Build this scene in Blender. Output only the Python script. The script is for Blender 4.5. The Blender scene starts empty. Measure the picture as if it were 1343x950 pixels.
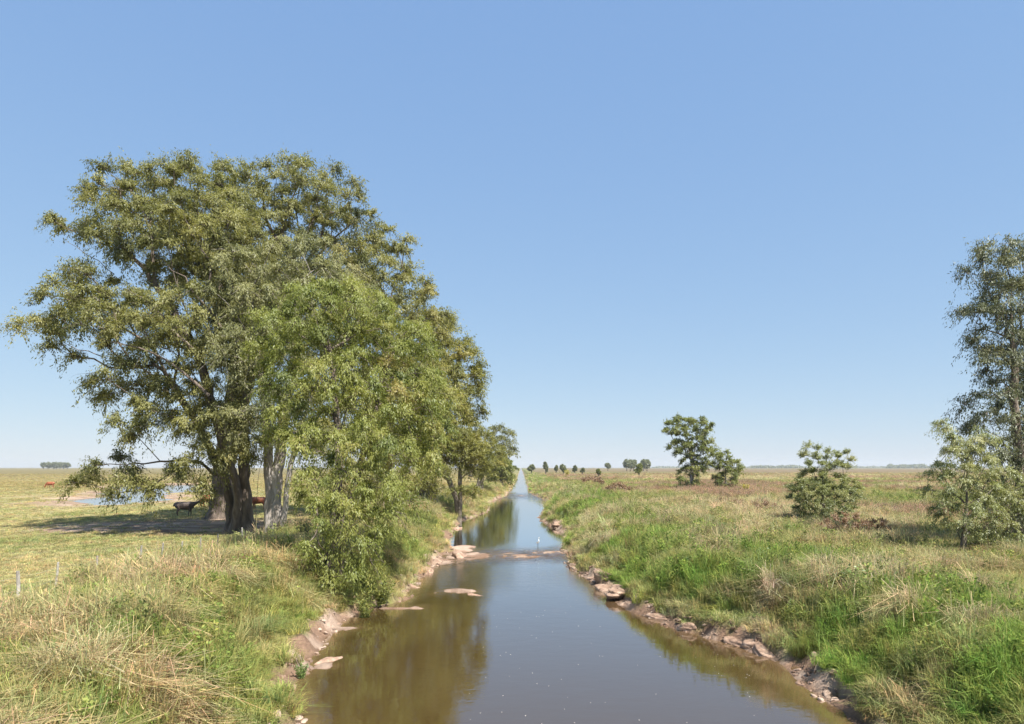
import bpy, math, random
import numpy as np
from mathutils import Vector

SC = bpy.context.scene
COL = SC.collection
RAD = math.radians

# ------------------------------------------------------------------ camera
F_PX, VX, VY, CAM_H = 907.0, 683.0, 613.0, 6.2      # focal length and vanishing point in 1343x950 px
cam_d = bpy.data.cameras.new('camera')
cam_d.sensor_width = 36.0
cam_d.lens = 36.0 * F_PX / 1343.0
cam_d.shift_x = -(VX - 671.5) / 1343.0
cam_d.shift_y = (VY - 475.0) / 1343.0
cam_d.clip_start = 0.2
cam_d.clip_end = 20000
cam = bpy.data.objects.new('camera', cam_d)
cam.location = (0, 0, CAM_H)
cam.rotation_euler = (RAD(90), 0, 0)
COL.objects.link(cam)
SC.camera = cam

# ------------------------------------------------------------------ sky and sun
SUN_EL, SUN_AZ = RAD(57), RAD(140)                  # azimuth clockwise from +Y
world = bpy.data.worlds.new('World')
SC.world = world
world.use_nodes = True
wn = world.node_tree
wn.nodes.clear()
w_out = wn.nodes.new('ShaderNodeOutputWorld')
w_bg = wn.nodes.new('ShaderNodeBackground')
w_sky = wn.nodes.new('ShaderNodeTexSky')
w_sky.sky_type = 'NISHITA'
w_sky.sun_disc = False
w_sky.sun_elevation = SUN_EL
w_sky.sun_rotation = SUN_AZ
w_sky.altitude = 0
w_sky.air_density = 1.0
w_sky.dust_density = 0.0
w_sky.ozone_density = 1.0
w_bg.inputs['Strength'].default_value = 0.15
# the physical sky has far more range between zenith and horizon than the photograph: compress it evenly
w_sep = wn.nodes.new('ShaderNodeSeparateColor')
w_com = wn.nodes.new('ShaderNodeCombineColor')
wn.links.new(w_sky.outputs[0], w_sep.inputs[0])
for c_, (g_, k_) in enumerate(((0.485, 0.675), (0.38, 0.965), (0.20, 1.66))):
    w_p = wn.nodes.new('ShaderNodeMath'); w_p.operation = 'POWER'; w_p.inputs[1].default_value = g_
    w_m = wn.nodes.new('ShaderNodeMath'); w_m.operation = 'MULTIPLY'; w_m.inputs[1].default_value = k_
    wn.links.new(w_sep.outputs[c_], w_p.inputs[0]); wn.links.new(w_p.outputs[0], w_m.inputs[0]); wn.links.new(w_m.outputs[0], w_com.inputs[c_])
wn.links.new(w_com.outputs[0], w_bg.inputs['Color'])
wn.links.new(w_bg.outputs[0], w_out.inputs['Surface'])

sun_d = bpy.data.lights.new('sun', 'SUN')
sun_d.energy = 5.0
sun_d.angle = RAD(0.53)
sun_d.color = (1.0, 0.955, 0.88)
sun = bpy.data.objects.new('sun', sun_d)
sv = Vector((math.sin(SUN_AZ) * math.cos(SUN_EL), math.cos(SUN_AZ) * math.cos(SUN_EL), math.sin(SUN_EL)))
sun.rotation_euler = sv.to_track_quat('Z', 'Y').to_euler()
sun.location = (30, -20, 60)
COL.objects.link(sun)

SC.view_settings.view_transform = 'Standard'
SC.view_settings.look = 'None'
SC.view_settings.exposure = 1.25
SC.view_settings.gamma = 1.0
SC.view_settings.use_curve_mapping = False
SC.render.engine = 'CYCLES'
cy = SC.cycles
cy.max_bounces = 9
cy.diffuse_bounces = 6
cy.glossy_bounces = 3
cy.transmission_bounces = 6
cy.transparent_max_bounces = 6
cy.volume_bounces = 1
cy.use_denoising = True
cy.use_adaptive_sampling = True
cy.adaptive_threshold = 0.015
cy.sample_clamp_indirect = 6.0


# ------------------------------------------------------------------ helpers
def tag(o, label, cat=None, group=None, kind=None):
    o['label'] = label
    if cat: o['category'] = cat
    if group: o['group'] = group
    if kind: o['kind'] = kind
    return o

def empty(name, loc, rz=0.0):
    o = bpy.data.objects.new(name, None)
    o.location = loc
    o.rotation_euler = (0, 0, rz)
    o.empty_display_size = 0.2
    COL.objects.link(o)
    return o

def link(name, me, mat=None, parent=None):
    o = bpy.data.objects.new(name, me)
    if mat is not None and len(me.materials) == 0: me.materials.append(mat)
    COL.objects.link(o)
    if parent is not None: o.parent = parent
    return o

def mesh_np(name, V, loops, starts, totals, smooth=False):
    me = bpy.data.meshes.new(name)
    V = np.asarray(V, np.float32)
    me.vertices.add(len(V)); me.vertices.foreach_set('co', V.ravel())
    me.loops.add(len(loops)); me.loops.foreach_set('vertex_index', np.asarray(loops, np.int32))
    me.polygons.add(len(starts))
    me.polygons.foreach_set('loop_start', np.asarray(starts, np.int32))
    me.polygons.foreach_set('loop_total', np.asarray(totals, np.int32))
    if smooth: me.polygons.foreach_set('use_smooth', np.ones(len(starts), bool))
    me.update(calc_edges=True)
    return me

def mesh_quads(name, V, Q, smooth=False):
    Q = np.asarray(Q, np.int32)
    n = len(Q)
    return mesh_np(name, V, Q.ravel(), np.arange(n) * 4, np.full(n, 4), smooth)

def attr(me, name, typ, dom, data):
    a = me.attributes.new(name, typ, dom)
    key = {'FLOAT': 'value', 'INT': 'value', 'FLOAT_VECTOR': 'vector', 'FLOAT_COLOR': 'color'}[typ]
    a.data.foreach_set(key, np.ascontiguousarray(data).ravel())

def hashn(ix, iy, seed):
    h = (ix.astype(np.int64) * 374761393 + iy.astype(np.int64) * 668265263 + seed * 1274126177) & 0xFFFFFFFF
    h = ((h ^ (h >> 13)) * 1274126177) & 0xFFFFFFFF
    h = h ^ (h >> 16)
    return (h & 0xFFFFFF) / float(0xFFFFFF)

def vnoise(x, y, seed=0):
    x = np.asarray(x, float); y = np.asarray(y, float)
    ix, iy = np.floor(x), np.floor(y)
    fx, fy = x - ix, y - iy
    fx = fx * fx * (3 - 2 * fx); fy = fy * fy * (3 - 2 * fy)
    a = hashn(ix, iy, seed); b = hashn(ix + 1, iy, seed)
    c = hashn(ix, iy + 1, seed); d = hashn(ix + 1, iy + 1, seed)
    return (a * (1 - fx) + b * fx) * (1 - fy) + (c * (1 - fx) + d * fx) * fy

def fbm(x, y, seed=0, octv=4):
    s = 0.0; amp = 0.5; tot = 0.0
    for k in range(octv):
        s = s + amp * vnoise(np.asarray(x) * 2 ** k, np.asarray(y) * 2 ** k, seed + k * 17)
        tot += amp; amp *= 0.5
    return s / tot

def sstep(a, b, t):
    t = np.clip((np.asarray(t, float) - a) / (b - a), 0, 1)
    return t * t * (3 - 2 * t)

def lerp(a, b, t):
    t = np.asarray(t)[..., None]
    return np.asarray(a) * (1 - t) + np.asarray(b) * t

def P(px, py, D):
    return np.array(((px - VX) * D / F_PX, D, CAM_H + (VY - py) * D / F_PX))

# ------------------------------------------------------------------ materials
def new_mat(name):
    m = bpy.data.materials.new(name)
    m.use_nodes = True
    nt = m.node_tree
    nt.nodes.clear()
    out = nt.nodes.new('ShaderNodeOutputMaterial')
    return m, nt, out

def N(nt, typ, **kw):
    n = nt.nodes.new(typ)
    for k, v in kw.items():
        if k in n.inputs: n.inputs[k].default_value = v
        else: setattr(n, k, v)
    return n

def foliage_mat(name, stops, transl=0.35, rough=0.5, gloss=0.04):
    """leaf colour by the per-leaf 'tint' attribute"""
    m, nt, out = new_mat(name)
    at = N(nt, 'ShaderNodeAttribute', attribute_name='tint')
    rp = nt.nodes.new('ShaderNodeValToRGB')
    el = rp.color_ramp.elements
    while len(el) < len(stops): el.new(0.5)
    for e, (p, c) in zip(el, stops):
        e.position = p; e.color = (*c, 1)
    nt.links.new(at.outputs['Fac'], rp.inputs[0])
    df = N(nt, 'ShaderNodeBsdfDiffuse')
    tr = N(nt, 'ShaderNodeBsdfTranslucent')
    gl = N(nt, 'ShaderNodeBsdfGlossy', Roughness=rough)
    gl.inputs['Color'].default_value = (0.9, 0.95, 1, 1)
    hs = N(nt, 'ShaderNodeHueSaturation', Saturation=1.15, Value=1.1)
    nt.links.new(rp.outputs[0], df.inputs['Color'])
    nt.links.new(rp.outputs[0], hs.inputs['Color'])
    nt.links.new(hs.outputs[0], tr.inputs['Color'])
    mx = N(nt, 'ShaderNodeMixShader'); mx.inputs[0].default_value = transl
    nt.links.new(df.outputs[0], mx.inputs[1]); nt.links.new(tr.outputs[0], mx.inputs[2])
    m2 = N(nt, 'ShaderNodeMixShader'); m2.inputs[0].default_value = gloss
    nt.links.new(mx.outputs[0], m2.inputs[1]); nt.links.new(gl.outputs[0], m2.inputs[2])
    nt.links.new(m2.outputs[0], out.inputs['Surface'])
    return m

def grass_mat(name):
    """blade colour = the tuft's own colour x a per-blade factor"""
    m, nt, out = new_mat(name)
    ai = N(nt, 'ShaderNodeAttribute', attribute_name='gcol'); ai.attribute_type = 'INSTANCER'
    ab = N(nt, 'ShaderNodeAttribute', attribute_name='tint')
    rp = nt.nodes.new('ShaderNodeValToRGB')
    el = rp.color_ramp.elements
    el.new(0.5)
    for e, (p, c) in zip(el, ((0, (0.62, 0.78, 0.6)), (0.55, (1, 1, 1)), (1, (1.5, 1.28, 1.25)))):
        e.position = p; e.color = (*c, 1)
    nt.links.new(ab.outputs['Fac'], rp.inputs[0])
    mu = nt.nodes.new('ShaderNodeMix'); mu.data_type = 'RGBA'; mu.blend_type = 'MULTIPLY'
    mu.inputs[0].default_value = 1.0
    nt.links.new(ai.outputs['Color'], mu.inputs[6]); nt.links.new(rp.outputs[0], mu.inputs[7])
    df = N(nt, 'ShaderNodeBsdfDiffuse'); tr = N(nt, 'ShaderNodeBsdfTranslucent')
    nt.links.new(mu.outputs[2], df.inputs['Color']); nt.links.new(mu.outputs[2], tr.inputs['Color'])
    mx = N(nt, 'ShaderNodeMixShader'); mx.inputs[0].default_value = 0.4
    nt.links.new(df.outputs[0], mx.inputs[1]); nt.links.new(tr.outputs[0], mx.inputs[2])
    nt.links.new(mx.outputs[0], out.inputs['Surface'])
    return m

def bark_mat(name, c0, c1, c2, scale=3.0):
    m, nt, out = new_mat(name)
    tc = N(nt, 'ShaderNodeNewGeometry')
    mp = N(nt, 'ShaderNodeMapping'); mp.inputs['Scale'].default_value = (1, 1, 0.16)
    nt.links.new(tc.outputs['Position'], mp.inputs['Vector'])
    n1 = N(nt, 'ShaderNodeTexNoise', Scale=scale, Detail=6, Roughness=0.65)
    n2 = N(nt, 'ShaderNodeTexNoise', Scale=scale * 4, Detail=4, Roughness=0.7)
    nt.links.new(mp.outputs[0], n1.inputs['Vector']); nt.links.new(mp.outputs[0], n2.inputs['Vector'])
    rp = nt.nodes.new('ShaderNodeValToRGB')
    el = rp.color_ramp.elements; el.new(0.5)
    for e, (p, c) in zip(el, ((0.3, c0), (0.5, c1), (0.7, c2))):
        e.position = p; e.color = (*c, 1)
    nt.links.new(n1.outputs['Fac'], rp.inputs[0])
    bs = N(nt, 'ShaderNodeBsdfPrincipled', Roughness=0.9)
    bp = N(nt, 'ShaderNodeBump', Strength=0.8, Distance=0.06)
    nt.links.new(n2.outputs['Fac'], bp.inputs['Height'])
    nt.links.new(rp.outputs[0], bs.inputs['Base Color']); nt.links.new(bp.outputs[0], bs.inputs['Normal'])
    nt.links.new(bs.outputs[0], out.inputs['Surface'])
    return m

def plain_mat(name, col, col2=None, rough=0.8, scale=8.0):
    m, nt, out = new_mat(name)
    bs = N(nt, 'ShaderNodeBsdfPrincipled', Roughness=rough)
    no = N(nt, 'ShaderNodeTexNoise', Scale=scale, Detail=4)
    rp = nt.nodes.new('ShaderNodeValToRGB')
    rp.color_ramp.elements[0].position = 0.35; rp.color_ramp.elements[1].position = 0.65
    rp.color_ramp.elements[0].color = (*col, 1)
    rp.color_ramp.elements[1].color = (*(col2 or [c * 1.3 for c in col]), 1)
    ge = N(nt, 'ShaderNodeTexCoord')
    nt.links.new(ge.outputs['Object'], no.inputs['Vector'])
    nt.links.new(no.outputs['Fac'], rp.inputs[0]); nt.links.new(rp.outputs[0], bs.inputs['Base Color'])
    nt.links.new(bs.outputs[0], out.inputs['Surface'])
    return m

GRASS = grass_mat('grass_blades')
M_OLIVE = foliage_mat('leaf_olive', ((0.0, (0.095, 0.105, 0.036)), (0.35, (0.200, 0.200, 0.064)), (0.7, (0.285, 0.272, 0.088)), (1.0, (0.32, 0.275, 0.100))), 0.48, gloss=0.02)
M_GREY = foliage_mat('leaf_grey_green', ((0.0, (0.100, 0.112, 0.052)), (0.4, (0.208, 0.212, 0.088)), (0.8, (0.295, 0.288, 0.122)), (1.0, (0.33, 0.29, 0.14))), 0.48, gloss=0.02)
M_FRESH = foliage_mat('leaf_fresh_green', ((0.0, (0.100, 0.130, 0.032)), (0.35, (0.215, 0.242, 0.060)), (0.75, (0.300, 0.310, 0.082)), (1.0, (0.35, 0.29, 0.10))), 0.5, gloss=0.02)
M_GREEN = foliage_mat('leaf_mid_green', ((0.0, (0.100, 0.125, 0.035)), (0.5, (0.190, 0.210, 0.055)), (1.0, (0.28, 0.275, 0.08))), 0.45, gloss=0.02)
M_YELLOW = foliage_mat('leaf_yellow_green', ((0.0, (0.115, 0.120, 0.032)), (0.5, (0.225, 0.220, 0.054)), (1.0, (0.32, 0.28, 0.08))), 0.48, gloss=0.02)
M_FAR = foliage_mat('leaf_far_trees', ((0.0, (0.15, 0.17, 0.085)), (1.0, (0.26, 0.27, 0.125))), 0.55)
M_DARKG = foliage_mat('leaf_dark_grey_green', ((0.0, (0.060, 0.070, 0.035)), (0.5, (0.125, 0.135, 0.062)), (1.0, (0.23, 0.225, 0.11))), 0.4, gloss=0.03)
M_SILVER = foliage_mat('leaf_silver_green', ((0.0, (0.14, 0.16, 0.055)), (0.5, (0.25, 0.268, 0.090)), (1.0, (0.37, 0.355, 0.16))), 0.45)
M_DRY = foliage_mat('leaf_dry_brown', ((0.0, (0.17, 0.10, 0.055)), (0.5, (0.30, 0.19, 0.11)), (1.0, (0.42, 0.32, 0.18))))
M_WEED = foliage_mat('leaf_weed', ((0.0, (0.08, 0.13, 0.03)), (0.5, (0.15, 0.22, 0.05)), (1.0, (0.26, 0.32, 0.10))))
M_BARK_DARK = bark_mat('bark_grey_brown', (0.045, 0.034, 0.027), (0.125, 0.096, 0.075), (0.24, 0.195, 0.155))
M_BARK_PALE = bark_mat('bark_pale_grey', (0.11, 0.085, 0.065), (0.27, 0.235, 0.205), (0.42, 0.385, 0.355), 2.8)
M_BARK_FAR = bark_mat('bark_plain', (0.07, 0.055, 0.04), (0.13, 0.105, 0.08), (0.2, 0.17, 0.13))

# ------------------------------------------------------------------ the canal course (metres ahead of the camera)
R_Y = np.array([-80, 0, 10, 16.7, 19.5, 21.9, 24, 25.9, 28, 30.1, 33.7, 37, 42.6, 47, 52.5, 58, 66, 76, 83.9, 95, 119, 135, 152, 175, 208, 330, 800, 6000.])
R_X = np.array([9, 8.6, 8.3, 8.2, 8.2, 8.3, 7.5, 6.4, 5.5, 4.75, 4.2, 3.8, 3.0, 3.15, 3.3, 3.9, 4.0, 2.7, 2.2, 3.0, 4.7, 4.3, 3.1, 1.9, 2.2, 2.4, 2.6, 2.6])
L_Y = np.array([-80, 0, 10, 16.7, 19.5, 21.9, 24.5, 26.5, 28.5, 30.6, 32.5, 35, 38.2, 44.3, 48, 51, 54, 58, 64.6, 70, 78, 85, 95.3, 108, 119.6, 135, 152, 208, 330, 800, 6000.])
L_X = np.array([-6, -5.6, -5.2, -5.25, -6.2, -6.5, -7.3, -6.7, -7.0, -6.3, -5.2, -5.6, -5.5, -5.4, -5.2, -5.1, -5.5, -6.1, -6.4, -6.5, -7.0, -6.0, -4.6, -4.9, -5.5, -4.2, -3.1, -2.5, -2.1, -1.9, -1.9])

def edge_r(y):
    y = np.asarray(y, float)
    return np.interp(y, R_Y, R_X) + (fbm(y * 0.5, y * 0 + 3.3, 5, 4) - 0.5) * 1.1 * np.clip(60 / np.maximum(y, 20), 0.3, 1)

def edge_l(y):
    y = np.asarray(y, float)
    return np.interp(y, L_Y, L_X) + (fbm(y * 0.5, y * 0 + 9.1, 6, 4) - 0.5) * 1.2 * np.clip(60 / np.maximum(y, 20), 0.3, 1)

def shore(x, y):
    dr = x - edge_r(y); dl = edge_l(y) - x
    return np.maximum(dr, dl), dr > dl

POND_A, POND_B = np.array((-52.0, 86.0)), np.array((-92.0, 182.0))
def pond_d(x, y):
    """signed distance-like value of the cattle pond: negative inside"""
    ab = POND_B - POND_A
    t = np.clip(((x - POND_A[0]) * ab[0] + (y - POND_A[1]) * ab[1]) / (ab @ ab), 0, 1)
    dd = np.hypot(x - POND_A[0] - t * ab[0], y - POND_A[1] - t * ab[1])
    return dd - (3.6 + 6.5 * t) + (fbm(x * 0.08, y * 0.08, 31, 3) - 0.5) * 9

POND_Z = 1.42
def height(x, y):
    x = np.asarray(x, float); y = np.asarray(y, float)
    d, right = shore(x, y)
    n_cut = fbm(x * 0.35, y * 0.35, 41, 3)
    cut = 0.22 + 0.75 * n_cut
    near = np.clip(1 - (y - 60) / 300, 0.35, 1)
    rough = (fbm(x * 1.4, y * 1.4, 11, 4) - 0.5)
    ridge = 0.42 - np.abs(fbm(x * 1.7 + 5, y * 1.3, 14, 4) - 0.5) * 3.4
    # bed, little beach, cut, slope
    z = np.interp(d, [-4, -1.6, -0.35, 0.0, 0.22, 0.55], [-0.9, -0.6, -0.10, 0.0, 0.06, 0.12])
    z = z + sstep(0.25, 0.6, d + rough * 0.8 + ridge * 0.2) * cut * 0.62
    wid = np.where(right, 4.6, 5.0)
    rest = 1.62 - cut * 0.62 - 0.12
    z = z + rest * sstep(0.4, 1.0, np.clip(d, 0, None) / wid * 1.0 + 0.28) * sstep(0.6, 1.6, d)
    # mound of the left bank and soft unevenness of the fields
    z = z + np.where(right, 0.0, 0.32 * np.exp(-((d - 5.0) / 3.0) ** 2) * sstep(60, 35, y)) * sstep(1.0, 3, d)
    z = z + np.where(right, 0.34 * np.exp(-((d - 5.0) / 3.2) ** 2), 0.0)
    z = z + (fbm(x * 0.07, y * 0.07, 12, 3) - 0.5) * 0.5 * sstep(2, 14, d) * near
    z = z + (rough * 0.26 + ridge * 0.30) * sstep(-0.1, 0.35, d) * sstep(4, 0.8, d) + rough * 0.1 * sstep(1, 3, d) * sstep(10, 6, d)
    z = z + rough * 0.05 * sstep(3, 9, d)
    # bare clay shelf, islands and the rocky sill that crosses the channel
    sill = np.exp(-((y - 49.0 - 0.25 * x) / 3.3) ** 2)
    sn = fbm(x * 0.9 + 3, y * 0.9, 21, 4) - 0.5
    sl = -0.42 + sill * (0.35 + 0.9 * sn + 0.17 * sstep(-0.5, -4.0, x))
    fine = fbm(x * 2.6, y * 2.0, 23, 3) - 0.5
    sl = np.where(sl > 0.01, 0.01 + 0.45 * (sl - 0.01), sl) + fine * 0.10
    z = np.where(d < 0.3, np.maximum(z, sl), z)
    sill2 = np.exp(-((y - 150 - 0.4 * x) / 10.0) ** 2)
    z = np.where(d < 0.2, np.maximum(z, -0.6 + sill2 * (0.50 + 0.6 * sn)), z)
    for (ix, iy, rx, ry, hh) in ((-3.0, 34.6, 1.25, 0.75, 0.16), (-4.3, 33.9, 0.55, 0.3, 0.09), (1.55, 30.2, 0.26, 0.18, 0.08),
                                 (-5.4, 30.4, 1.5, 0.42, 0.17), (-6.1, 21.6, 0.45, 0.4, 0.10), (-6.9, 26.6, 0.9, 0.5, 0.10), (-4.6, 52.0, 1.5, 3.6, 0.24), (-3.6, 48.2, 1.7, 2.2, 0.16), (-4.8, 45.5, 0.9, 2.0, 0.14), (-0.9, 49.2, 0.9, 1.5, 0.07)):
        q = ((x - ix) / rx) ** 2 + ((y - iy) / ry) ** 2 + 1.6 * sn + 1.2 * fine
        q = np.maximum(q, 0)
        bar = -0.35 + np.exp(-q * 0.8) * (hh * 0.8 + 0.37 + 0.10 * rough + 0.10 * sn + 0.10 * fine)
        bar = np.where(bar > 0.03, 0.03 + 0.35 * (bar - 0.03), bar) + 0.05 * fine
        z = np.where(d < 0.6, np.maximum(z, bar), z)
    # cattle pond
    pd = pond_d(x, y)
    z = z - 0.55 * sstep(3.5, -2.5, pd)
    z = z + 0.28 * np.exp(-((pd - 4.5) / 2.2) ** 2) * sstep(0.35, 0.6, fbm(x * 0.1, y * 0.1, 77, 3))
    return z

def hz(x, y):
    return float(height(np.array([x]), np.array([y]))[0])

# ------------------------------------------------------------------ vegetation colours of the place
C_STRAW = (0.46, 0.36, 0.205); C_PALE = (0.40, 0.335, 0.185); C_GREEN = (0.245, 0.255, 0.080); C_VIVID = (0.200, 0.270, 0.060)
C_OLIVE = (0.310, 0.280, 0.110); C_PAST = (0.375, 0.325, 0.155); C_PASTG = (0.265, 0.265, 0.108); C_RED = (0.30, 0.195, 0.125)
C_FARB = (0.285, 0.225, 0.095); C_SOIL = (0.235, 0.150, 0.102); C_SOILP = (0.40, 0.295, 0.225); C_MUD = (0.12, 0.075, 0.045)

FENCE_X = -15.7
def veg(x, y):
    x = np.asarray(x, float); y = np.asarray(y, float)
    d, right = shore(x, y)
    a = fbm(x * 0.16, y * 0.16, 51, 4); b = fbm(x * 0.55, y * 0.55, 52, 3); c = fbm(x * 0.035, y * 0.02, 53, 4)
    e = fbm(x * 0.9, y * 0.9, 54, 2)
    straw = sstep(0.50, 0.70, 0.45 * a + 0.55 * b)
    left_bank = lerp(lerp(C_GREEN, C_OLIVE, sstep(0.35, 0.65, b)), C_STRAW, straw)
    g = lerp(C_VIVID, C_GREEN, sstep(0.4, 0.65, e))
    right_bank = lerp(g, lerp(C_OLIVE, C_PALE, sstep(0.35, 0.6, e)), sstep(0.44, 0.62, 0.5 * a + 0.5 * b))
    rf = lerp(lerp(C_OLIVE, C_GREEN, sstep(0.5, 0.7, a)), lerp(C_PALE, C_STRAW, e), sstep(0.5, 0.68, c * 0.6 + b * 0.4))
    rf = lerp(rf, C_RED, sstep(0.50, 0.61, fbm(x * 0.05 + 7, y * 0.045, 55, 4)) * 0.9)
    fr = sstep(220, 700, y)
    rf = lerp(rf, lerp(C_OLIVE * np.array((.8, .8, .8)), C_RED, 0.8 * sstep(0.3, 0.7, fbm(x * 0.004, y * 0.006, 58, 3))), fr * 0.85)
    rb = lerp(right_bank, rf, sstep(6, 13, d + (a - 0.5) * 8))
    pas = lerp(C_PAST, C_PASTG, sstep(0.42, 0.66, 0.6 * a + 0.4 * e))
    pas = lerp(pas, C_FARB, sstep(70, 190, y) * 0.8)
    tall = sstep(FENCE_X - 0.8, FENCE_X + 0.8, x + (b - 0.5) * 2.0)
    tall_far = sstep(9.5, 7.0, d)
    tl = np.where(y < 55, tall, tall_far)
    lb = lerp(pas, left_bank, tl)
    col = np.where(right[..., None], rb, lb)
    tallness = np.where(right, 0.55 + 0.45 * sstep(0.4, 0.6, b), tl)
    # how much grass grows: bare cut banks, bare trampled earth under the trees, pond rim
    rough = fbm(x * 1.4, y * 1.4, 11, 4) - 0.5
    cover = sstep(0.25, 0.65, d + rough * 1.6 + (a - 0.5) * 1.7 + np.where(right, 0.0, 0.12))
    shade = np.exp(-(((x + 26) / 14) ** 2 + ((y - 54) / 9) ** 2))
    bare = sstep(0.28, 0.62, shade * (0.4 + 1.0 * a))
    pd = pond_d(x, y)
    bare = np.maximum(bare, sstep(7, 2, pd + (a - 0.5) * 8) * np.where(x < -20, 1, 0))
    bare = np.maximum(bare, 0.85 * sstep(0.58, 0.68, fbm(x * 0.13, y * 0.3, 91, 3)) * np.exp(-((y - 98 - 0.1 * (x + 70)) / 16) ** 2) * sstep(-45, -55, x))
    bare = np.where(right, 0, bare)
    return col, tallness, cover, bare, d, right

# ------------------------------------------------------------------ ground sheet
def axis(lo_dense, hi_dense, step, growth, far):
    mid = list(np.arange(lo_dense, hi_dense, step))
    out = [hi_dense]; s = step
    while out[-1] < far: s *= growth; out.append(out[-1] + s)
    neg = [lo_dense]; s = step
    while neg[-1] > -far: s *= growth; neg.append(neg[-1] - s)
    return np.array(neg[:0:-1] + mid + out)
gx = axis(-9.5, 10.5, 0.16, 1.09, 5000)
gy = [-60., -45, -32, -22, -14, -8, -3, 1, 4, 6.0]
while gy[-1] < 5200: gy.append(gy[-1] + max(0.18, 0.0118 * gy[-1]))
gy = np.array(gy)
X, Y = np.meshgrid(gx, gy)
Z = height(X, Y)
nx, ny = len(gx), len(gy)
i = (np.arange(ny - 1)[:, None] * nx + np.arange(nx - 1)[None, :]).ravel()
me = mesh_quads('ground', np.stack([X.ravel(), Y.ravel(), Z.ravel()], 1), np.stack([i, i + 1, i + 1 + nx, i + nx], 1), True)
colr, tallness, cover, bare, dd, rgt = veg(X.ravel(), Y.ravel())
sn = fbm(X.ravel() * 0.8, Y.ravel() * 0.8, 61, 4)
soil = lerp(C_SOIL, C_SOILP, sstep(0.45, 0.62, sn))
wet = sstep(0.06, -0.02, Z.ravel()) * (np.abs(X.ravel()) < 30)
soil = lerp(soil, C_MUD, wet * 0.85)
under = colr * (0.72 - 0.22 * sstep(200, 420, Y.ravel()))[:, None]                                   # matted old growth between blades; far ground darkened with painted blade self-shadow
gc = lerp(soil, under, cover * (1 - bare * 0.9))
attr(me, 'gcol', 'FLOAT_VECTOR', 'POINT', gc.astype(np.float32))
M_GROUND, nt, out = new_mat('ground_soil_and_turf')
at = N(nt, 'ShaderNodeAttribute', attribute_name='gcol')
ge = N(nt, 'ShaderNodeNewGeometry')
n1 = N(nt, 'ShaderNodeTexNoise', Scale=2.2, Detail=8, Roughness=0.7)
n2 = N(nt, 'ShaderNodeTexNoise', Scale=0.13, Detail=6, Roughness=0.7)
for n in (n1, n2): nt.links.new(ge.outputs['Position'], n.inputs['Vector'])
ad = N(nt, 'ShaderNodeMath', operation='ADD'); nt.links.new(n1.outputs['Fac'], ad.inputs[0]); nt.links.new(n2.outputs['Fac'], ad.inputs[1])
mr = N(nt, 'ShaderNodeMapRange'); mr.inputs['From Min'].default_value = 0.65; mr.inputs['From Max'].default_value = 1.35
mr.inputs['To Min'].default_value = 0.62; mr.inputs['To Max'].default_value = 1.35
nt.links.new(ad.outputs[0], mr.inputs['Value'])
vm = N(nt, 'ShaderNodeVectorMath', operation='SCALE')
nt.links.new(at.outputs['Vector'], vm.inputs[0]); nt.links.new(mr.outputs[0], vm.inputs['Scale'])
bs = N(nt, 'ShaderNodeBsdfPrincipled', Roughness=0.95)
bs.inputs['Specular IOR Level'].default_value = 0.15
n3 = N(nt, 'ShaderNodeTexNoise', Scale=5.0, Detail=7, Roughness=0.7)
nt.links.new(ge.outputs['Position'], n3.inputs['Vector'])
bp = N(nt, 'ShaderNodeBump', Strength=0.9, Distance=0.25)
nt.links.new(n3.outputs['Fac'], bp.inputs['Height'])
nt.links.new(vm.outputs[0], bs.inputs['Base Color']); nt.links.new(bp.outputs[0], bs.inputs['Normal'])
nt.links.new(bs.outputs[0], out.inputs['Surface'])
tag(link('ground', me, M_GROUND), 'flat grassy plain with low eroded clay banks along the canal', 'ground', kind='structure')

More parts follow.
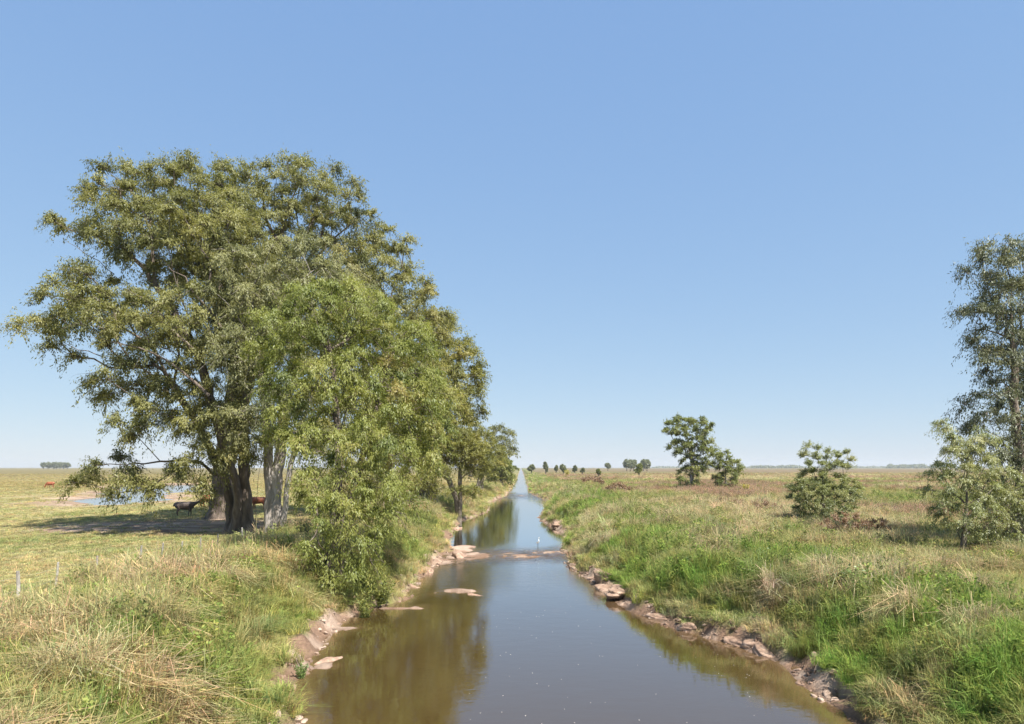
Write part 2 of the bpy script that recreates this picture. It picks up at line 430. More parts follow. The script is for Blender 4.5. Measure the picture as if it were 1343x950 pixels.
# ------------------------------------------------------------------ water
def water_mat(name, deep, shallow, rapid):
    m, nt, out = new_mat(name)
    at = N(nt, 'ShaderNodeAttribute', attribute_name='shallow')
    ra = N(nt, 'ShaderNodeAttribute', attribute_name='rapid')
    ge = N(nt, 'ShaderNodeNewGeometry')
    mx = nt.nodes.new('ShaderNodeMix'); mx.data_type = 'RGBA'
    mx.inputs[6].default_value = (*deep, 1); mx.inputs[7].default_value = (*shallow, 1)
    nt.links.new(at.outputs['Fac'], mx.inputs[0])
    bs = N(nt, 'ShaderNodeMixShader')
    bd = N(nt, 'ShaderNodeBsdfDiffuse'); bg = N(nt, 'ShaderNodeBsdfGlossy', Roughness=0.03)
    nt.links.new(mx.outputs[2], bd.inputs['Color'])
    fr = N(nt, 'ShaderNodeFresnel', IOR=1.6)
    fm = N(nt, 'ShaderNodeMath', operation='MULTIPLY', use_clamp=True); fm.inputs[1].default_value = 1.75
    nt.links.new(fr.outputs[0], fm.inputs[0]); nt.links.new(fm.outputs[0], bs.inputs[0])
    nt.links.new(bd.outputs[0], bs.inputs[1]); nt.links.new(bg.outputs[0], bs.inputs[2])
    mp = N(nt, 'ShaderNodeMapping'); mp.inputs['Scale'].default_value = (1.0, 1.6, 1.0)
    nt.links.new(ge.outputs['Position'], mp.inputs['Vector'])
    n1 = N(nt, 'ShaderNodeTexNoise', Scale=1.1, Detail=3, Roughness=0.55)
    n2 = N(nt, 'ShaderNodeTexNoise', Scale=4.5, Detail=3, Roughness=0.6)
    for n in (n1, n2): nt.links.new(mp.outputs[0], n.inputs['Vector'])
    b1 = N(nt, 'ShaderNodeBump', Strength=0.10, Distance=0.05)
    nt.links.new(n1.outputs['Fac'], b1.inputs['Height'])
    b2 = N(nt, 'ShaderNodeBump', Distance=0.10)
    mr = N(nt, 'ShaderNodeMapRange'); mr.inputs['To Min'].default_value = 0.018; mr.inputs['To Max'].default_value = rapid
    nt.links.new(ra.outputs['Fac'], mr.inputs['Value']); nt.links.new(mr.outputs[0], b2.inputs['Strength'])
    nt.links.new(n2.outputs['Fac'], b2.inputs['Height']); nt.links.new(b1.outputs[0], b2.inputs['Normal'])
    mp3 = N(nt, 'ShaderNodeMapping'); mp3.inputs['Scale'].default_value = (0.8, 1.5, 1.0)
    nt.links.new(ge.outputs['Position'], mp3.inputs['Vector'])
    n3 = N(nt, 'ShaderNodeTexNoise', Scale=1.5, Detail=5, Roughness=0.7); nt.links.new(mp3.outputs[0], n3.inputs['Vector'])
    b3 = N(nt, 'ShaderNodeBump', Distance=0.25); nt.links.new(ra.outputs['Fac'], b3.inputs['Strength'])
    nt.links.new(n3.outputs['Fac'], b3.inputs['Height']); nt.links.new(b2.outputs[0], b3.inputs['Normal'])
    for nd in (bd, bg, fr): nt.links.new(b3.outputs[0], nd.inputs['Normal'])
    nt.links.new(bs.outputs[0], out.inputs['Surface'])
    return m

wy = np.unique(np.concatenate([gy[gy < 4000][::2], np.arange(42.0, 56.0, 0.09), np.arange(125, 175, 1.0)]))
t = np.linspace(0, 1, 71)
el, er = edge_l(wy) - 0.8, edge_r(wy) + 0.8
WX = el[:, None] * (1 - t) + er[:, None] * t
WY = np.repeat(wy[:, None], len(t), 1)
rap = np.exp(-((WY - 48.6 - 0.25 * WX) / 3.0) ** 2) * (0.35 + 1.2 * fbm(WX * 0.35, WY * 0.3, 97, 2)) + 0.6 * np.exp(-((WY - 150) / 14) ** 2)
WZ = rap * 0.24 * (fbm(WX * 1.5, WY * 1.25, 95, 4) - 0.5)
n = len(t); m_ = len(wy)
i = (np.arange(m_ - 1)[:, None] * n + np.arange(n - 1)[None, :]).ravel()
me = mesh_quads('canal_water', np.stack([WX.ravel(), WY.ravel(), WZ.ravel()], 1), np.stack([i, i + 1, i + 1 + n, i + n], 1), True)
zb = height(WX.ravel(), WY.ravel())
attr(me, 'shallow', 'FLOAT', 'POINT', (np.exp(np.minimum(zb, 0) / 0.16)).astype(np.float32))
rap = rap + 0.08 * sstep(46, 40, WY) * sstep(28, 40, WY)
attr(me, 'rapid', 'FLOAT', 'POINT', np.clip(rap.ravel(), 0, 1).astype(np.float32))
tag(link('canal_water', me, water_mat('muddy_water', (0.044, 0.027, 0.008), (0.14, 0.086, 0.042), 1.0)), 'still brown canal water running straight to the horizon', 'water', kind='structure')

# pond water: a sheet over the hollow
pg = np.arange(-112, -34, 1.6); ph = np.arange(70, 206, 1.6)
PX, PY = np.meshgrid(pg, ph)
keep = pond_d(PX, PY) < 6
n = len(pg); q = []
for r in range(len(ph) - 1):
    for c in range(n - 1):
        if keep[r, c]: q.append((r * n + c, r * n + c + 1, r * n + n + c + 1, r * n + n + c))
me = mesh_quads('pond_water', np.stack([PX.ravel(), PY.ravel(), np.full(PX.size, POND_Z)], 1), q, True)
tag(link('pond_water', me, water_mat('pond_water', (0.13, 0.10, 0.06), (0.2, 0.15, 0.1), 0.1)), 'shallow cattle pond shining behind the hanging branches', 'water', kind='structure')

# ------------------------------------------------------------------ trees
def unit(v, ax=-1):
    return v / np.maximum(np.linalg.norm(v, axis=ax, keepdims=True), 1e-9)

def tube_mesh(name, chains, rng):
    """chains: list of (points Nx3, radii N); one mesh of tapered tubes"""
    V, Q = [], []; off = 0
    for pts, rad in chains:
        pts = np.asarray(pts, float); rad = np.asarray(rad, float)
        k = len(pts)
        if k < 2: continue
        rmax = rad.max()
        s = 14 if rmax > 0.35 else 8 if rmax > 0.12 else 5 if rmax > 0.05 else 3
        tan = unit(np.gradient(pts, axis=0))
        ref = np.array((0.31, 0.77, 0.12)) if abs(tan[0, 2]) > 0.5 else np.array((0, 0, 1.0))
        u = unit(np.cross(tan, ref)); v = np.cross(tan, u)
        th = np.linspace(0, 2 * np.pi, s, endpoint=False)
        ph = rng.uniform(0, 6.28, 3)
        if rmax > 0.3:
            hh = np.arange(k)[:, None] * 0.12
            wob = 1 + 0.10 * np.sin(2 * th + ph[0] + hh) + 0.12 * np.sin(3 * th + ph[1] - hh) + 0.08 * np.sin(5 * th + ph[2] + 0.7 * hh)
        else:
            wob = np.ones((k, s))
        R = rad[:, None] * wob
        ring = pts[:, None, :] + R[..., None] * (np.cos(th)[None, :, None] * u[:, None, :] + np.sin(th)[None, :, None] * v[:, None, :])
        V.append(ring.reshape(-1, 3))
        a = np.arange(k - 1)[:, None] * s; b = np.arange(s)[None, :]; b2 = (b + 1) % s
        Q.append(np.stack([a + b, a + b2, a + s + b2, a + s + b], -1).reshape(-1, 4) + off)
        off += k * s
    return mesh_quads(name, np.concatenate(V), np.concatenate(Q), True)

def leaf_mesh(name, pos, direc, length, width, tint, rng, face=None):
    n = len(pos)
    nb = unit(rng.normal(size=(n, 3)))
    if face is not None: nb = unit(nb * 0.5 + face)
    side = unit(np.cross(direc, nb))
    nor = np.cross(direc, side)
    L = length[:, None]; W = width[:, None]
    V = np.empty((n, 4, 3))
    V[:, 0] = pos
    V[:, 1] = pos + direc * L * 0.45 + side * W * 0.5 + nor * W * 0.15
    V[:, 2] = pos + direc * L
    V[:, 3] = pos + direc * L * 0.45 - side * W * 0.5 + nor * W * 0.15
    me = mesh_quads(name, V.reshape(-1, 3), np.arange(n * 4).reshape(-1, 4))
    attr(me, 'tint', 'FLOAT', 'FACE', np.clip(tint, 0, 1).astype(np.float32))
    return me

def sample_ellipsoids(ells, mind, rng, shell=0.55, maxn=900):
    """blue-noise points in a union of ellipsoids (centre, radii), thinner in the core"""
    vol = np.array([r[0] * r[1] * r[2] for c, r in ells])
    pts = np.empty((0, 3)); fails = 0
    while len(pts) < maxn and fails < 420:
        k = rng.choice(len(ells), p=vol / vol.sum())
        c, r = ells[k]
        q = unit(rng.normal(size=3)) * rng.uniform(0, 1) ** shell
        p = np.array(c) + q * np.array(r)
        if len(pts) and np.min(np.sum((pts - p) ** 2, 1)) < mind * mind: fails += 1; continue
        fails = 0
        pts = np.vstack([pts, p])
    return pts

def px_ells(lst):
    out = []
    for (px, py, D, rx, ry, rd) in lst:
        out.append((P(px, py, D), (rx * D / F_PX, rd, ry * D / F_PX)))
    return out

def grow(stems, att, rng, p_exp, r_tip, r_base, step=1.1, flare=1.0, flare_h=0.9, jit=0.10):
    """connect the attractors to the stems by curved branches; returns tube chains and attractor directions"""
    pos, par, path, dirn = [], [], [], []
    chains = []
    def add(p, pa):
        pos.append(np.array(p, float)); par.append(pa)
        if pa < 0: path.append(0.0); dirn.append(np.array((0, 0, 1.0)))
        else:
            v = pos[-1] - pos[pa]; l = np.linalg.norm(v)
            path.append(path[pa] + l); dirn.append(v / max(l, 1e-6))
        return len(pos) - 1
    root_ids = set()
    for st in stems:
        st = [np.array(s, float) for s in st]
        seg = []
        prev = -1
        for a, b in zip(st[:-1], st[1:]):
            k = max(2, int(np.linalg.norm(b - a) / 0.5))
            for j in range(k):
                if prev >= 0 and j == 0: continue
                tt = j / k
                prev = add(a * (1 - tt) + b * tt + rng.normal(size=3) * jit * 0.5 * (0 if prev < 0 else 1), prev)
                seg.append(prev)
        prev = add(st[-1], prev); seg.append(prev)
        root_ids.add(seg[0]); chains.append(seg)
    n_st = len(pos)
    start_ok = [any(i in ch[max(1, len(ch) // 3):] for ch in chains) for i in range(n_st)]
    top = np.mean([pos[ch[-1]] for ch in chains], 0)
    order = np.argsort(np.linalg.norm(att - top, axis=1))
    tips = np.zeros(len(att), int); outd = np.zeros((len(att), 3))
    usable = list(start_ok)
    for ai in order:
        a = att[ai]
        Pn = np.array(pos); Dn = np.array(dirn); Ln = np.array(path)
        v = a - Pn; dist = np.linalg.norm(v, axis=1)
        vh = v / np.maximum(dist, 1e-6)[:, None]
        cost = dist * (1 + 0.55 * (1 - np.sum(vh * Dn, 1))) + 0.22 * Ln + 0.7 * np.maximum(0, Pn[:, 2] - a[2])
        cost[~np.array(usable)] = 1e9
        j = int(np.argmin(cost))
        p0 = pos[j]; D0 = dist[j]
        d0 = unit(dirn[j] + vh[j] * 0.9)
        out = unit(unit(a - top) * 0.6 + vh[j] * 0.6 + np.array((0, 0, 0.15)))
        p1 = p0 + d0 * D0 * 0.35; p2 = a - out * D0 * 0.3
        k = max(2, int(D0 / step))
        seg = [j]; prev = j
        for s in range(1, k + 1):
            tt = s / k
            pt = (1 - tt) ** 3 * p0 + 3 * (1 - tt) ** 2 * tt * p1 + 3 * (1 - tt) * tt * tt * p2 + tt ** 3 * a
            if s < k: pt = pt + rng.normal(size=3) * jit * min(1, D0 / 3)
            prev = add(pt, prev); usable.append(True); seg.append(prev)
        chains.append(seg); tips[ai] = prev; outd[ai] = unit(pos[prev] - pos[par[prev]])
    n = len(pos)
    acc = np.zeros(n)
    for tpi in tips: acc[tpi] += r_tip ** p_exp
    for q in range(n - 1, -1, -1):
        if acc[q] == 0: acc[q] = (r_tip * 0.8) ** p_exp
        if par[q] >= 0: acc[par[q]] += acc[q]
    # children appended after parents, so the reverse sweep above sums whole subtrees
    r = acc ** (1 / p_exp)
    rb = max(r[i] for i in root_ids)
    k_ = math.log(r_base / r_tip) / max(math.log(rb / r_tip), 1e-3)
    r = r_tip * (r / r_tip) ** k_
    out = []
    zmin = min(pos[i][2] for i in root_ids)
    for ci, ch in enumerate(chains):
        pts = np.array([pos[q] for q in ch]); rad = np.array([r[q] for q in ch])
        if ci >= len(stems): rad[0] = min(rad[0], rad[1] * 1.15)
        else: rad = rad * (1 + flare * np.exp(-np.maximum(pts[:, 2] - zmin, 0) / flare_h))
        out.append((pts, rad))
    return out, outd, np.array([pos[t_] for t_ in tips])

def puffs(cent, outd, pr, ntw, nlf, leaf, rng, droop=0.6, hang=0.8, up=0.5, tint_c=0.5, tint_s=0.16, twigs=None):
    """sprays of leaves on thin drooping twigs round each branch end"""
    m = len(cent)
    prad = pr * rng.uniform(0.7, 1.25, m)
    c = np.repeat(cent, ntw, 0); o = np.repeat(outd, ntw, 0); R = np.repeat(prad, ntw)
    dv = unit(unit(rng.normal(size=c.shape)) + o * 0.45 + np.array((0, 0, up)))
    Lw = R * rng.uniform(0.55, 1.1, len(R))
    dr = droop * rng.uniform(0.5, 1.4, len(R))
    ptint = np.repeat(rng.normal(0, tint_s, m), ntw)
    t_ = rng.uniform(0.25, 1.0, (len(R), nlf))
    pos = c[:, None, :] + dv[:, None, :] * (Lw[:, None] * t_)[..., None]
    pos[..., 2] -= (dr * Lw)[:, None] * t_ ** 2 * 0.7
    pos += rng.normal(size=pos.shape) * (0.07 * R)[:, None, None]
    tan = np.repeat(dv[:, None, :], nlf, 1).copy(); tan[..., 2] -= (2 * dr)[:, None] * t_ * 0.7
    ld = unit(unit(tan) * 0.55 + np.array((0, 0, -hang)) + rng.normal(size=tan.shape) * 0.55)
    fc = unit(pos - c[:, None, :] + np.array((0, 0, 0.25)) * R[:, None, None])
    tint = tint_c + ptint[:, None] + rng.normal(0, 0.085, t_.shape)
    k = t_.size
    if twigs is not None:
        for q in range(0, len(R), 3):
            tt = np.array((0, 0.5, 0.95))
            pp = c[q] + dv[q] * (Lw[q] * tt)[:, None]
            pp[:, 2] -= dr[q] * Lw[q] * tt ** 2 * 0.7
            twigs.append((pp, np.array((0.02, 0.012, 0.006)) * (pr / 1.4) ** 0.5))
    return pos.reshape(-1, 3), ld.reshape(-1, 3), leaf[0] * rng.uniform(0.7, 1.3, k), leaf[1] * rng.uniform(0.7, 1.3, k), tint.ravel(), fc.reshape(-1, 3)

def tree(name, label, cat, seed, base, stems, ells, mind, pr, ntw, nlf, leaf, mleaf, mbark, r_base, r_tip=0.022, group=None,
         flare=1.0, shell=0.55, droop=0.6, hang=0.8, up=0.5, tint=0.5, tint_s=0.16, twigs=True, step=1.1, p_exp=2.0, maxn=900, jit=0.10, extra=()):
    rng = np.random.default_rng(seed)
    base = np.array(base, float)
    att = sample_ellipsoids(ells, mind, rng, shell, maxn)
    chains, outd, cent = grow(stems, att, rng, p_exp, r_tip, r_base, step, flare, jit=jit)
    tw = [] if twigs else None
    for pl, r0 in extra:
        pl = np.array(pl); tt = np.linspace(0, 1, 9)
        q = np.stack([np.interp(tt, np.linspace(0, 1, len(pl)), pl[:, c]) for c in range(3)], 1)
        q[1:-1] += rng.normal(size=(7, 3)) * 0.09
        chains.append((q, r0 * (1.05 - tt)))
    lp = puffs(cent, outd, pr, ntw, nlf, leaf, rng, droop, hang, up, tint, tint_s, tw)
    root = tag(empty(name, base), label, cat, group)
    sh = lambda ch: [(p - base, r) for p, r in ch]
    link('trunk', tube_mesh('trunk', sh(chains + (tw or [])), rng), mbark, root)
    link('crown', leaf_mesh('crown', lp[0] - base, lp[1], lp[2], lp[3], lp[4], rng, lp[5]), mleaf, root)
    return root

def base_px(px, D, sink=0.15):
    x = (px - VX) * D / F_PX
    return np.array((x, D, hz(x, D) - sink))

G_LEFT = 'tall eucalyptus trees on the left bank'
# A: the great spreading tree, many fused stems
b = base_px(322, 49)
st = [[b + np.array((-0.75, -0.1, 0)), P(300, 640, 49), P(262, 560, 47.5), P(222, 500, 47)],
      [b + np.array((-0.35, -0.7, 0)), P(312, 640, 48), P(285, 560, 47), P(262, 470, 47), P(225, 400, 48), P(170, 330, 49)],
      [b + np.array((0.3, -0.5, 0)), P(322, 640, 48.5), P(318, 540, 49), P(300, 420, 50), P(275, 330, 51)],
      [b + np.array((0.65, 0.1, 0)), P(336, 640, 49.5), P(345, 570, 50), P(350, 480, 50)],
      [b + np.array((0.0, 0.6, 0)), P(316, 640, 51), P(300, 560, 53), P(262, 500, 54)],
      [b + np.array((-0.6, 0.5, 0)), P(296, 632, 50), P(255, 602, 48), P(200, 606, 46.5), P(165, 610, 46)]]
tree('eucalyptus_tree', 'huge spreading eucalyptus with fused grey-brown stems and limbs reaching far left', 'tree', 11, b, st, px_ells([
    (262, 270, 52, 72, 48, 5), (165, 262, 50, 42, 38, 3.5), (100, 296, 49, 36, 22, 2.5), (205, 320, 50, 70, 50, 5), (285, 330, 50, 70, 65, 6),
    (120, 390, 48, 52, 34, 3.5), (48, 430, 47, 34, 15, 2), (170, 420, 47, 75, 40, 4.5), (92, 462, 47, 44, 9, 1.5), (265, 440, 47, 70, 60, 5),
    (190, 500, 47, 60, 30, 3.5), (150, 520, 47, 22, 22, 2), (240, 535, 46.5, 50, 40, 3.5), (195, 555, 46, 34, 20, 2.5), (135, 608, 46, 36, 20, 2), (112, 622, 46, 18, 20, 1.4), (128, 636, 45.5, 26, 12, 1.2), (245, 640, 45.5, 26, 12, 1.4), (160, 628, 45.5, 36, 20, 1.8), (215, 632, 45.5, 36, 16, 1.8),
    (190, 628, 46, 40, 17, 2), (245, 612, 46, 32, 18, 2), (300, 545, 46, 40, 45, 3), (275, 585, 46, 36, 28, 2.2), (325, 590, 45.5, 30, 22, 1.6)]),
     1.5, 1.45, 27, 27, (0.205, 0.068), M_OLIVE, M_BARK_DARK, 0.33, flare=1.6, tint=0.42, droop=0.7, group=G_LEFT, extra=[
     ([P(150, 360, 47.5), P(100, 325, 47), P(76, 316, 47)], 0.035), ([P(120, 400, 47), P(85, 378, 46.5), P(58, 362, 46.5)], 0.03), ([P(140, 470, 46), P(90, 452, 46), P(50, 455, 46)], 0.04),
     ([P(180, 480, 46), P(130, 485, 45.5), P(92, 496, 45.5)], 0.035), ([P(260, 470, 44), P(215, 415, 44), P(160, 372, 44)], 0.10), ([P(275, 520, 43.5), P(230, 478, 43.5), P(175, 455, 43.5), P(110, 440, 44)], 0.11), ([P(290, 430, 45), P(250, 375, 45), P(205, 335, 45)], 0.09)])
# B: tall tree behind
b = base_px(284, 61)
st = [[b, P(288, 630, 61), P(305, 520, 61), P(335, 400, 61), P(370, 320, 61)], [b + np.array((0.5, 0.4, 0)), P(300, 600, 62), P(330, 480, 62), P(390, 330, 62)]]
tree('eucalyptus_tree', 'tallest eucalyptus behind, its domed olive top rising highest over the group', 'tree', 12, b, st, px_ells([
    (335, 252, 60, 52, 34, 4.5), (405, 255, 62, 52, 40, 5), (462, 280, 62, 34, 36, 4), (385, 305, 62, 60, 50, 5), (310, 330, 60, 55, 50, 5), (440, 350, 62, 50, 35, 4), (345, 400, 60, 60, 45, 5)]),
     1.75, 1.7, 25, 24, (0.24, 0.082), M_OLIVE, M_BARK_DARK, 0.6, flare=0.7, tint=0.42, group=G_LEFT)
# C: pale trunk
b = base_px(362, 46.5)
st = [[b, P(362, 640, 46.5), P(368, 560, 46.5), P(385, 480, 47), P(390, 410, 48)], [b + np.array((0.5, -0.2, 0)), P(378, 630, 46), P(395, 560, 46), P(420, 480, 46)], [b + np.array((-0.3, 0, 0)), P(352, 600, 46.5), P(345, 500, 46.5), P(330, 420, 47)]]
tree('eucalyptus_tree', 'eucalyptus with thick smooth pale grey trunk in the middle of the left group', 'tree', 13, b, st, px_ells([
    (335, 385, 47, 55, 50, 4.5), (400, 360, 48, 55, 45, 4), (330, 470, 45.5, 50, 50, 3.5), (405, 440, 46, 50, 50, 4), (375, 525, 44.5, 36, 35, 2.5), (450, 400, 49, 45, 45, 4), (405, 560, 45, 30, 30, 2.5), (330, 560, 44.5, 26, 30, 2)]),
     1.45, 1.4, 25, 25, (0.20, 0.066), M_GREY, M_BARK_PALE, 0.34, flare=0.7, tint=0.5, droop=0.8, group=G_LEFT)
# E: right rear shoulder of the group
b = base_px(505, 69)
st = [[b, P(503, 600, 69), P(505, 500, 69), P(510, 400, 69)], [b + np.array((-0.5, 0, 0)), P(490, 590, 68), P(478, 480, 67), P(470, 410, 67)]]
tree('eucalyptus_tree', 'olive eucalyptus forming the right shoulder behind the light green tree', 'tree', 14, b, st, px_ells([
    (505, 330, 69, 38, 22, 4), (485, 375, 67, 50, 40, 5), (535, 345, 71, 16, 18, 3), (530, 400, 69, 45, 38, 5), (565, 415, 71, 28, 26, 4), (500, 450, 67, 60, 50, 5), (535, 500, 68, 45, 45, 5), (490, 540, 66, 50, 45, 5), (440, 560, 64, 40, 45, 4)]),
     1.85, 1.75, 24, 25, (0.27, 0.09), M_OLIVE, M_BARK_DARK, 0.7, tint=0.5, group=G_LEFT)
# F: farther tree with yellower foliage
b = base_px(556, 84)
st = [[b, P(548, 590, 84), P(552, 530, 84), P(575, 470, 84)], [b + np.array((0.6, 0, 0)), P(566, 600, 84), P(585, 540, 84), P(600, 490, 85)]]
tree('eucalyptus_tree', 'yellowish eucalyptus at the right end of the near group by the canal', 'tree', 15, b, st, px_ells([
    (575, 440, 84, 32, 30, 5), (602, 478, 85, 26, 36, 4.5), (560, 500, 82, 50, 42, 6), (605, 535, 84, 26, 30, 4.5), (560, 560, 80, 46, 30, 4), (622, 500, 86, 13, 30, 3), (585, 590, 82, 40, 20, 4)]),
     1.95, 1.85, 25, 24, (0.31, 0.105), M_YELLOW, M_BARK_DARK, 0.6, tint=0.5, group=G_LEFT)
# D: light green tree leaning over the bank
b = base_px(433, 31)
st = [[b, P(436, 700, 31), P(445, 620, 31.5), P(440, 520, 32.5), P(430, 430, 33)], [b + np.array((0.3, 0.2, 0)), P(450, 690, 31.5), P(475, 600, 33), P(500, 510, 34.5), P(520, 450, 35.5)]]
tree('eucalyptus_tree', 'fresh light green eucalyptus with drooping foliage hanging down to the water bank', 'tree', 16, b, st, px_ells([
    (410, 420, 33, 50, 45, 2.6), (465, 415, 34, 55, 42, 2.6), (525, 455, 36, 42, 45, 2.6), (385, 490, 32.5, 38, 35, 2), (440, 500, 32.5, 55, 45, 2.6), (515, 530, 34, 50, 45, 2.6), (470, 585, 31.5, 55, 40, 2.2),
    (415, 590, 31, 28, 45, 1.6), (540, 600, 33, 28, 24, 1.6), (450, 650, 30.5, 45, 35, 1.8), (505, 650, 31, 40, 30, 1.8), (425, 710, 29.8, 28, 32, 1.2), (480, 705, 29.8, 34, 36, 1.3), (455, 755, 29.3, 36, 22, 0.9), (365, 445, 33, 30, 42, 2), (560, 520, 36, 34, 42, 2.2), (395, 545, 32, 34, 35, 1.8), (405, 640, 30.5, 22, 36, 1.2), (555, 570, 35, 34, 26, 2)]),
     1.0, 0.98, 27, 27, (0.138, 0.046), M_FRESH, M_BARK_DARK, 0.2, r_tip=0.014, flare=0.4, droop=0.95, hang=1.0, tint=0.5, tint_s=0.2, step=0.8)
# G: small leaning tree on the bank
b = base_px(601, 78); b[2] = hz(b[0], 78) - 0.2
st = [[b, P(600, 660, 78), P(592, 635, 77.5), P(575, 615, 77), P(560, 606, 77)], [b + np.array((0.1, 0, 0)), P(604, 650, 78), P(602, 625, 78), P(606, 600, 78)]]
tree('bank_tree', 'small leaning tree with flat yellow-green crown rooted at the water edge', 'tree', 17, b, st, px_ells([
    (568, 583, 78, 32, 17, 2.6), (600, 590, 78, 34, 26, 2.8), (622, 603, 79, 18, 20, 2.2), (555, 607, 76.5, 20, 8, 1.6), (612, 645, 77.5, 18, 7, 1.2)]),
     1.0, 1.15, 14, 16, (0.26, 0.09), M_YELLOW, M_BARK_FAR, 0.26, flare=0.4, tint=0.45, hang=0.4, r_tip=0.02)
# far trees on the left bank
UNDER = [(530, 58, [(520, 610, 58, 40, 30, 2.6), (555, 625, 58, 30, 24, 2.4), (500, 640, 57, 28, 22, 2)], M_YELLOW, 'yellow-green leafy thicket under the trees beside the canal bank'),
         (468, 52, [(455, 630, 52, 40, 34, 2.4), (490, 655, 51, 26, 18, 1.8), (430, 655, 52, 22, 22, 1.6)], M_OLIVE, 'olive thicket filling the gap behind the light green tree')]
def simple_tree(name, label, cat, seed, px, D, ells, mat, dens, pr, leaf, group=None, rb=0.3, tint=0.5, ntw=13, nlf=15, fork=0.35, bark=None, **kw):
    b = base_px(px, D)
    e = px_ells(ells)
    cx = np.average([c for c, r in e], axis=0)
    mid = b + (cx - b) * np.array((0.4, 0.4, fork)); top = b + (cx - b) * np.array((0.85, 0.85, 0.8))
    tops = [[b, mid, top]]
    return tree(name, label, cat, seed, b, tops, e, dens, pr, ntw, nlf, leaf, mat, bark or M_BARK_FAR, rb, group=group, tint=tint, **kw)
for k, (px, D, el_, mt, lab) in enumerate(UNDER):
    simple_tree('thicket', lab, 'shrub', 270 + k, px, D, el_, mt, 1.25, 1.25, (0.2, 0.066), rb=0.12, tint=0.5, ntw=20, nlf=20, r_tip=0.012, fork=0.2)
simple_tree('bank_tree', 'broad green tree just past the small leaning tree on the far left bank', 'tree', 18, 628, 135,
            [(625, 585, 135, 18, 30, 5), (642, 600, 138, 15, 22, 4), (632, 612, 135, 18, 12, 4)], M_YELLOW, 1.9, 2.2, (0.5, 0.17), rb=0.5, tint=0.4, hang=0.5)
simple_tree('bank_tree', 'tall round-topped tree standing farthest down the left bank', 'tree', 19, 654, 210,
            [(656, 574, 210, 17, 15, 5), (650, 592, 210, 17, 16, 5), (664, 590, 210, 10, 12, 4), (652, 612, 208, 12, 14, 4)], M_OLIVE, 2.3, 2.6, (0.6, 0.22), rb=0.7, tint=0.3, hang=0.5)
simple_tree('round_shrub', 'big rounded green shrub overhanging the canal before the farthest left tree', 'shrub', 20, 658, 185,
            [(657, 613, 185, 17, 15, 4), (665, 622, 185, 9, 10, 3), (650, 622, 185, 10, 9, 3)], M_GREEN, 1.4, 1.5, (0.42, 0.2), rb=0.3, tint=0.6, hang=0.2, fork=0.2)

# right side
b = base_px(1336, 40)
st = [[b, P(1338, 640, 40), P(1330, 520, 40), P(1325, 400, 40)], [b + np.array((0.4, 0.2, 0)), P(1365, 600, 40.5), P(1380, 480, 41)]]
tree('eucalyptus_tree', 'tall dark grey-green eucalyptus cut off by the right edge of the picture', 'tree', 21, b, st, px_ells([
    (1318, 345, 40, 42, 28, 2), (1284, 350, 40, 16, 12, 1.2), (1350, 380, 40.5, 56, 56, 2.4), (1312, 405, 39.3, 40, 30, 1.8), (1312, 465, 39.2, 38, 42, 1.9), (1375, 480, 41, 55, 60, 2.4),
    (1312, 535, 39.2, 42, 42, 2), (1312, 595, 39, 36, 34, 1.9), (1385, 590, 41, 55, 50, 2.4), (1330, 655, 39.2, 42, 40, 2), (1335, 710, 39.2, 40, 22, 1.8)]),
     1.14, 1.2, 22, 22, (0.175, 0.056), M_DARKG, M_BARK_DARK, 0.26, r_tip=0.016, tint=0.5, droop=0.9, shell=0.45)
simple_tree('willow_shrub', 'pale grey-green drooping sapling in front of the tall tree at the right edge', 'tree', 22, 1264, 34,
            [(1240, 566, 34, 13, 14, .7), (1246, 590, 34, 16, 14, .8), (1290, 590, 34.3, 20, 22, 1), (1236, 630, 34, 22, 22, 1.1), (1270, 605, 34, 30, 30, 1.3), (1262, 665, 34, 36, 26, 1.4), (1305, 645, 34.5, 34, 40, 1.4), (1300, 700, 34, 34, 22, 1.2)],
            M_SILVER, 0.72, 0.68, (0.135, 0.036), rb=0.10, tint=0.6, droop=0.9, r_tip=0.010, step=0.6, ntw=20, nlf=20, jit=0.05)
simple_tree('willow_shrub', 'rounded grey-green willow shrub standing alone in the right meadow', 'shrub', 23, 1080, 54,
            [(1064, 602, 54, 13, 18, 1.0), (1098, 608, 54, 17, 18, 1.2), (1070, 625, 54, 16, 16, 1.2), (1062, 648, 54, 28, 26, 1.7), (1098, 650, 54, 26, 26, 1.7), (1080, 670, 53.5, 36, 16, 1.7)],
            M_SILVER, 0.68, 0.62, (0.15, 0.042), rb=0.12, tint=0.45, hang=0.15, up=0.8, droop=0.35, r_tip=0.012, step=0.7, fork=0.2, ntw=20, nlf=20, jit=0.05)
simple_tree('field_tree', 'taller of two field trees, narrow crown leaning left of its trunk', 'tree', 24, 906, 138,
            [(892, 562, 138, 20, 15, 3), (918, 566, 138, 18, 18, 3), (905, 585, 138, 26, 16, 3.4), (912, 606, 138, 18, 16, 3), (902, 628, 138, 13, 14, 2.4), (925, 588, 138, 13, 14, 2.5)],
            M_GREEN, 1.5, 1.35, (0.33, 0.13), rb=0.35, ntw=20, nlf=18, tint=0.45, hang=0.4, bark=M_BARK_PALE)
simple_tree('field_tree', 'smaller field tree just right of the taller leaning one', 'tree', 25, 953, 140,
            [(945, 605, 140, 13, 13, 2.6), (958, 616, 140, 14, 16, 2.8), (950, 630, 140, 13, 12, 2.5)],
            M_GREEN, 1.4, 1.25, (0.32, 0.12), rb=0.22, ntw=20, nlf=18, tint=0.5, hang=0.4, bark=M_BARK_PALE)

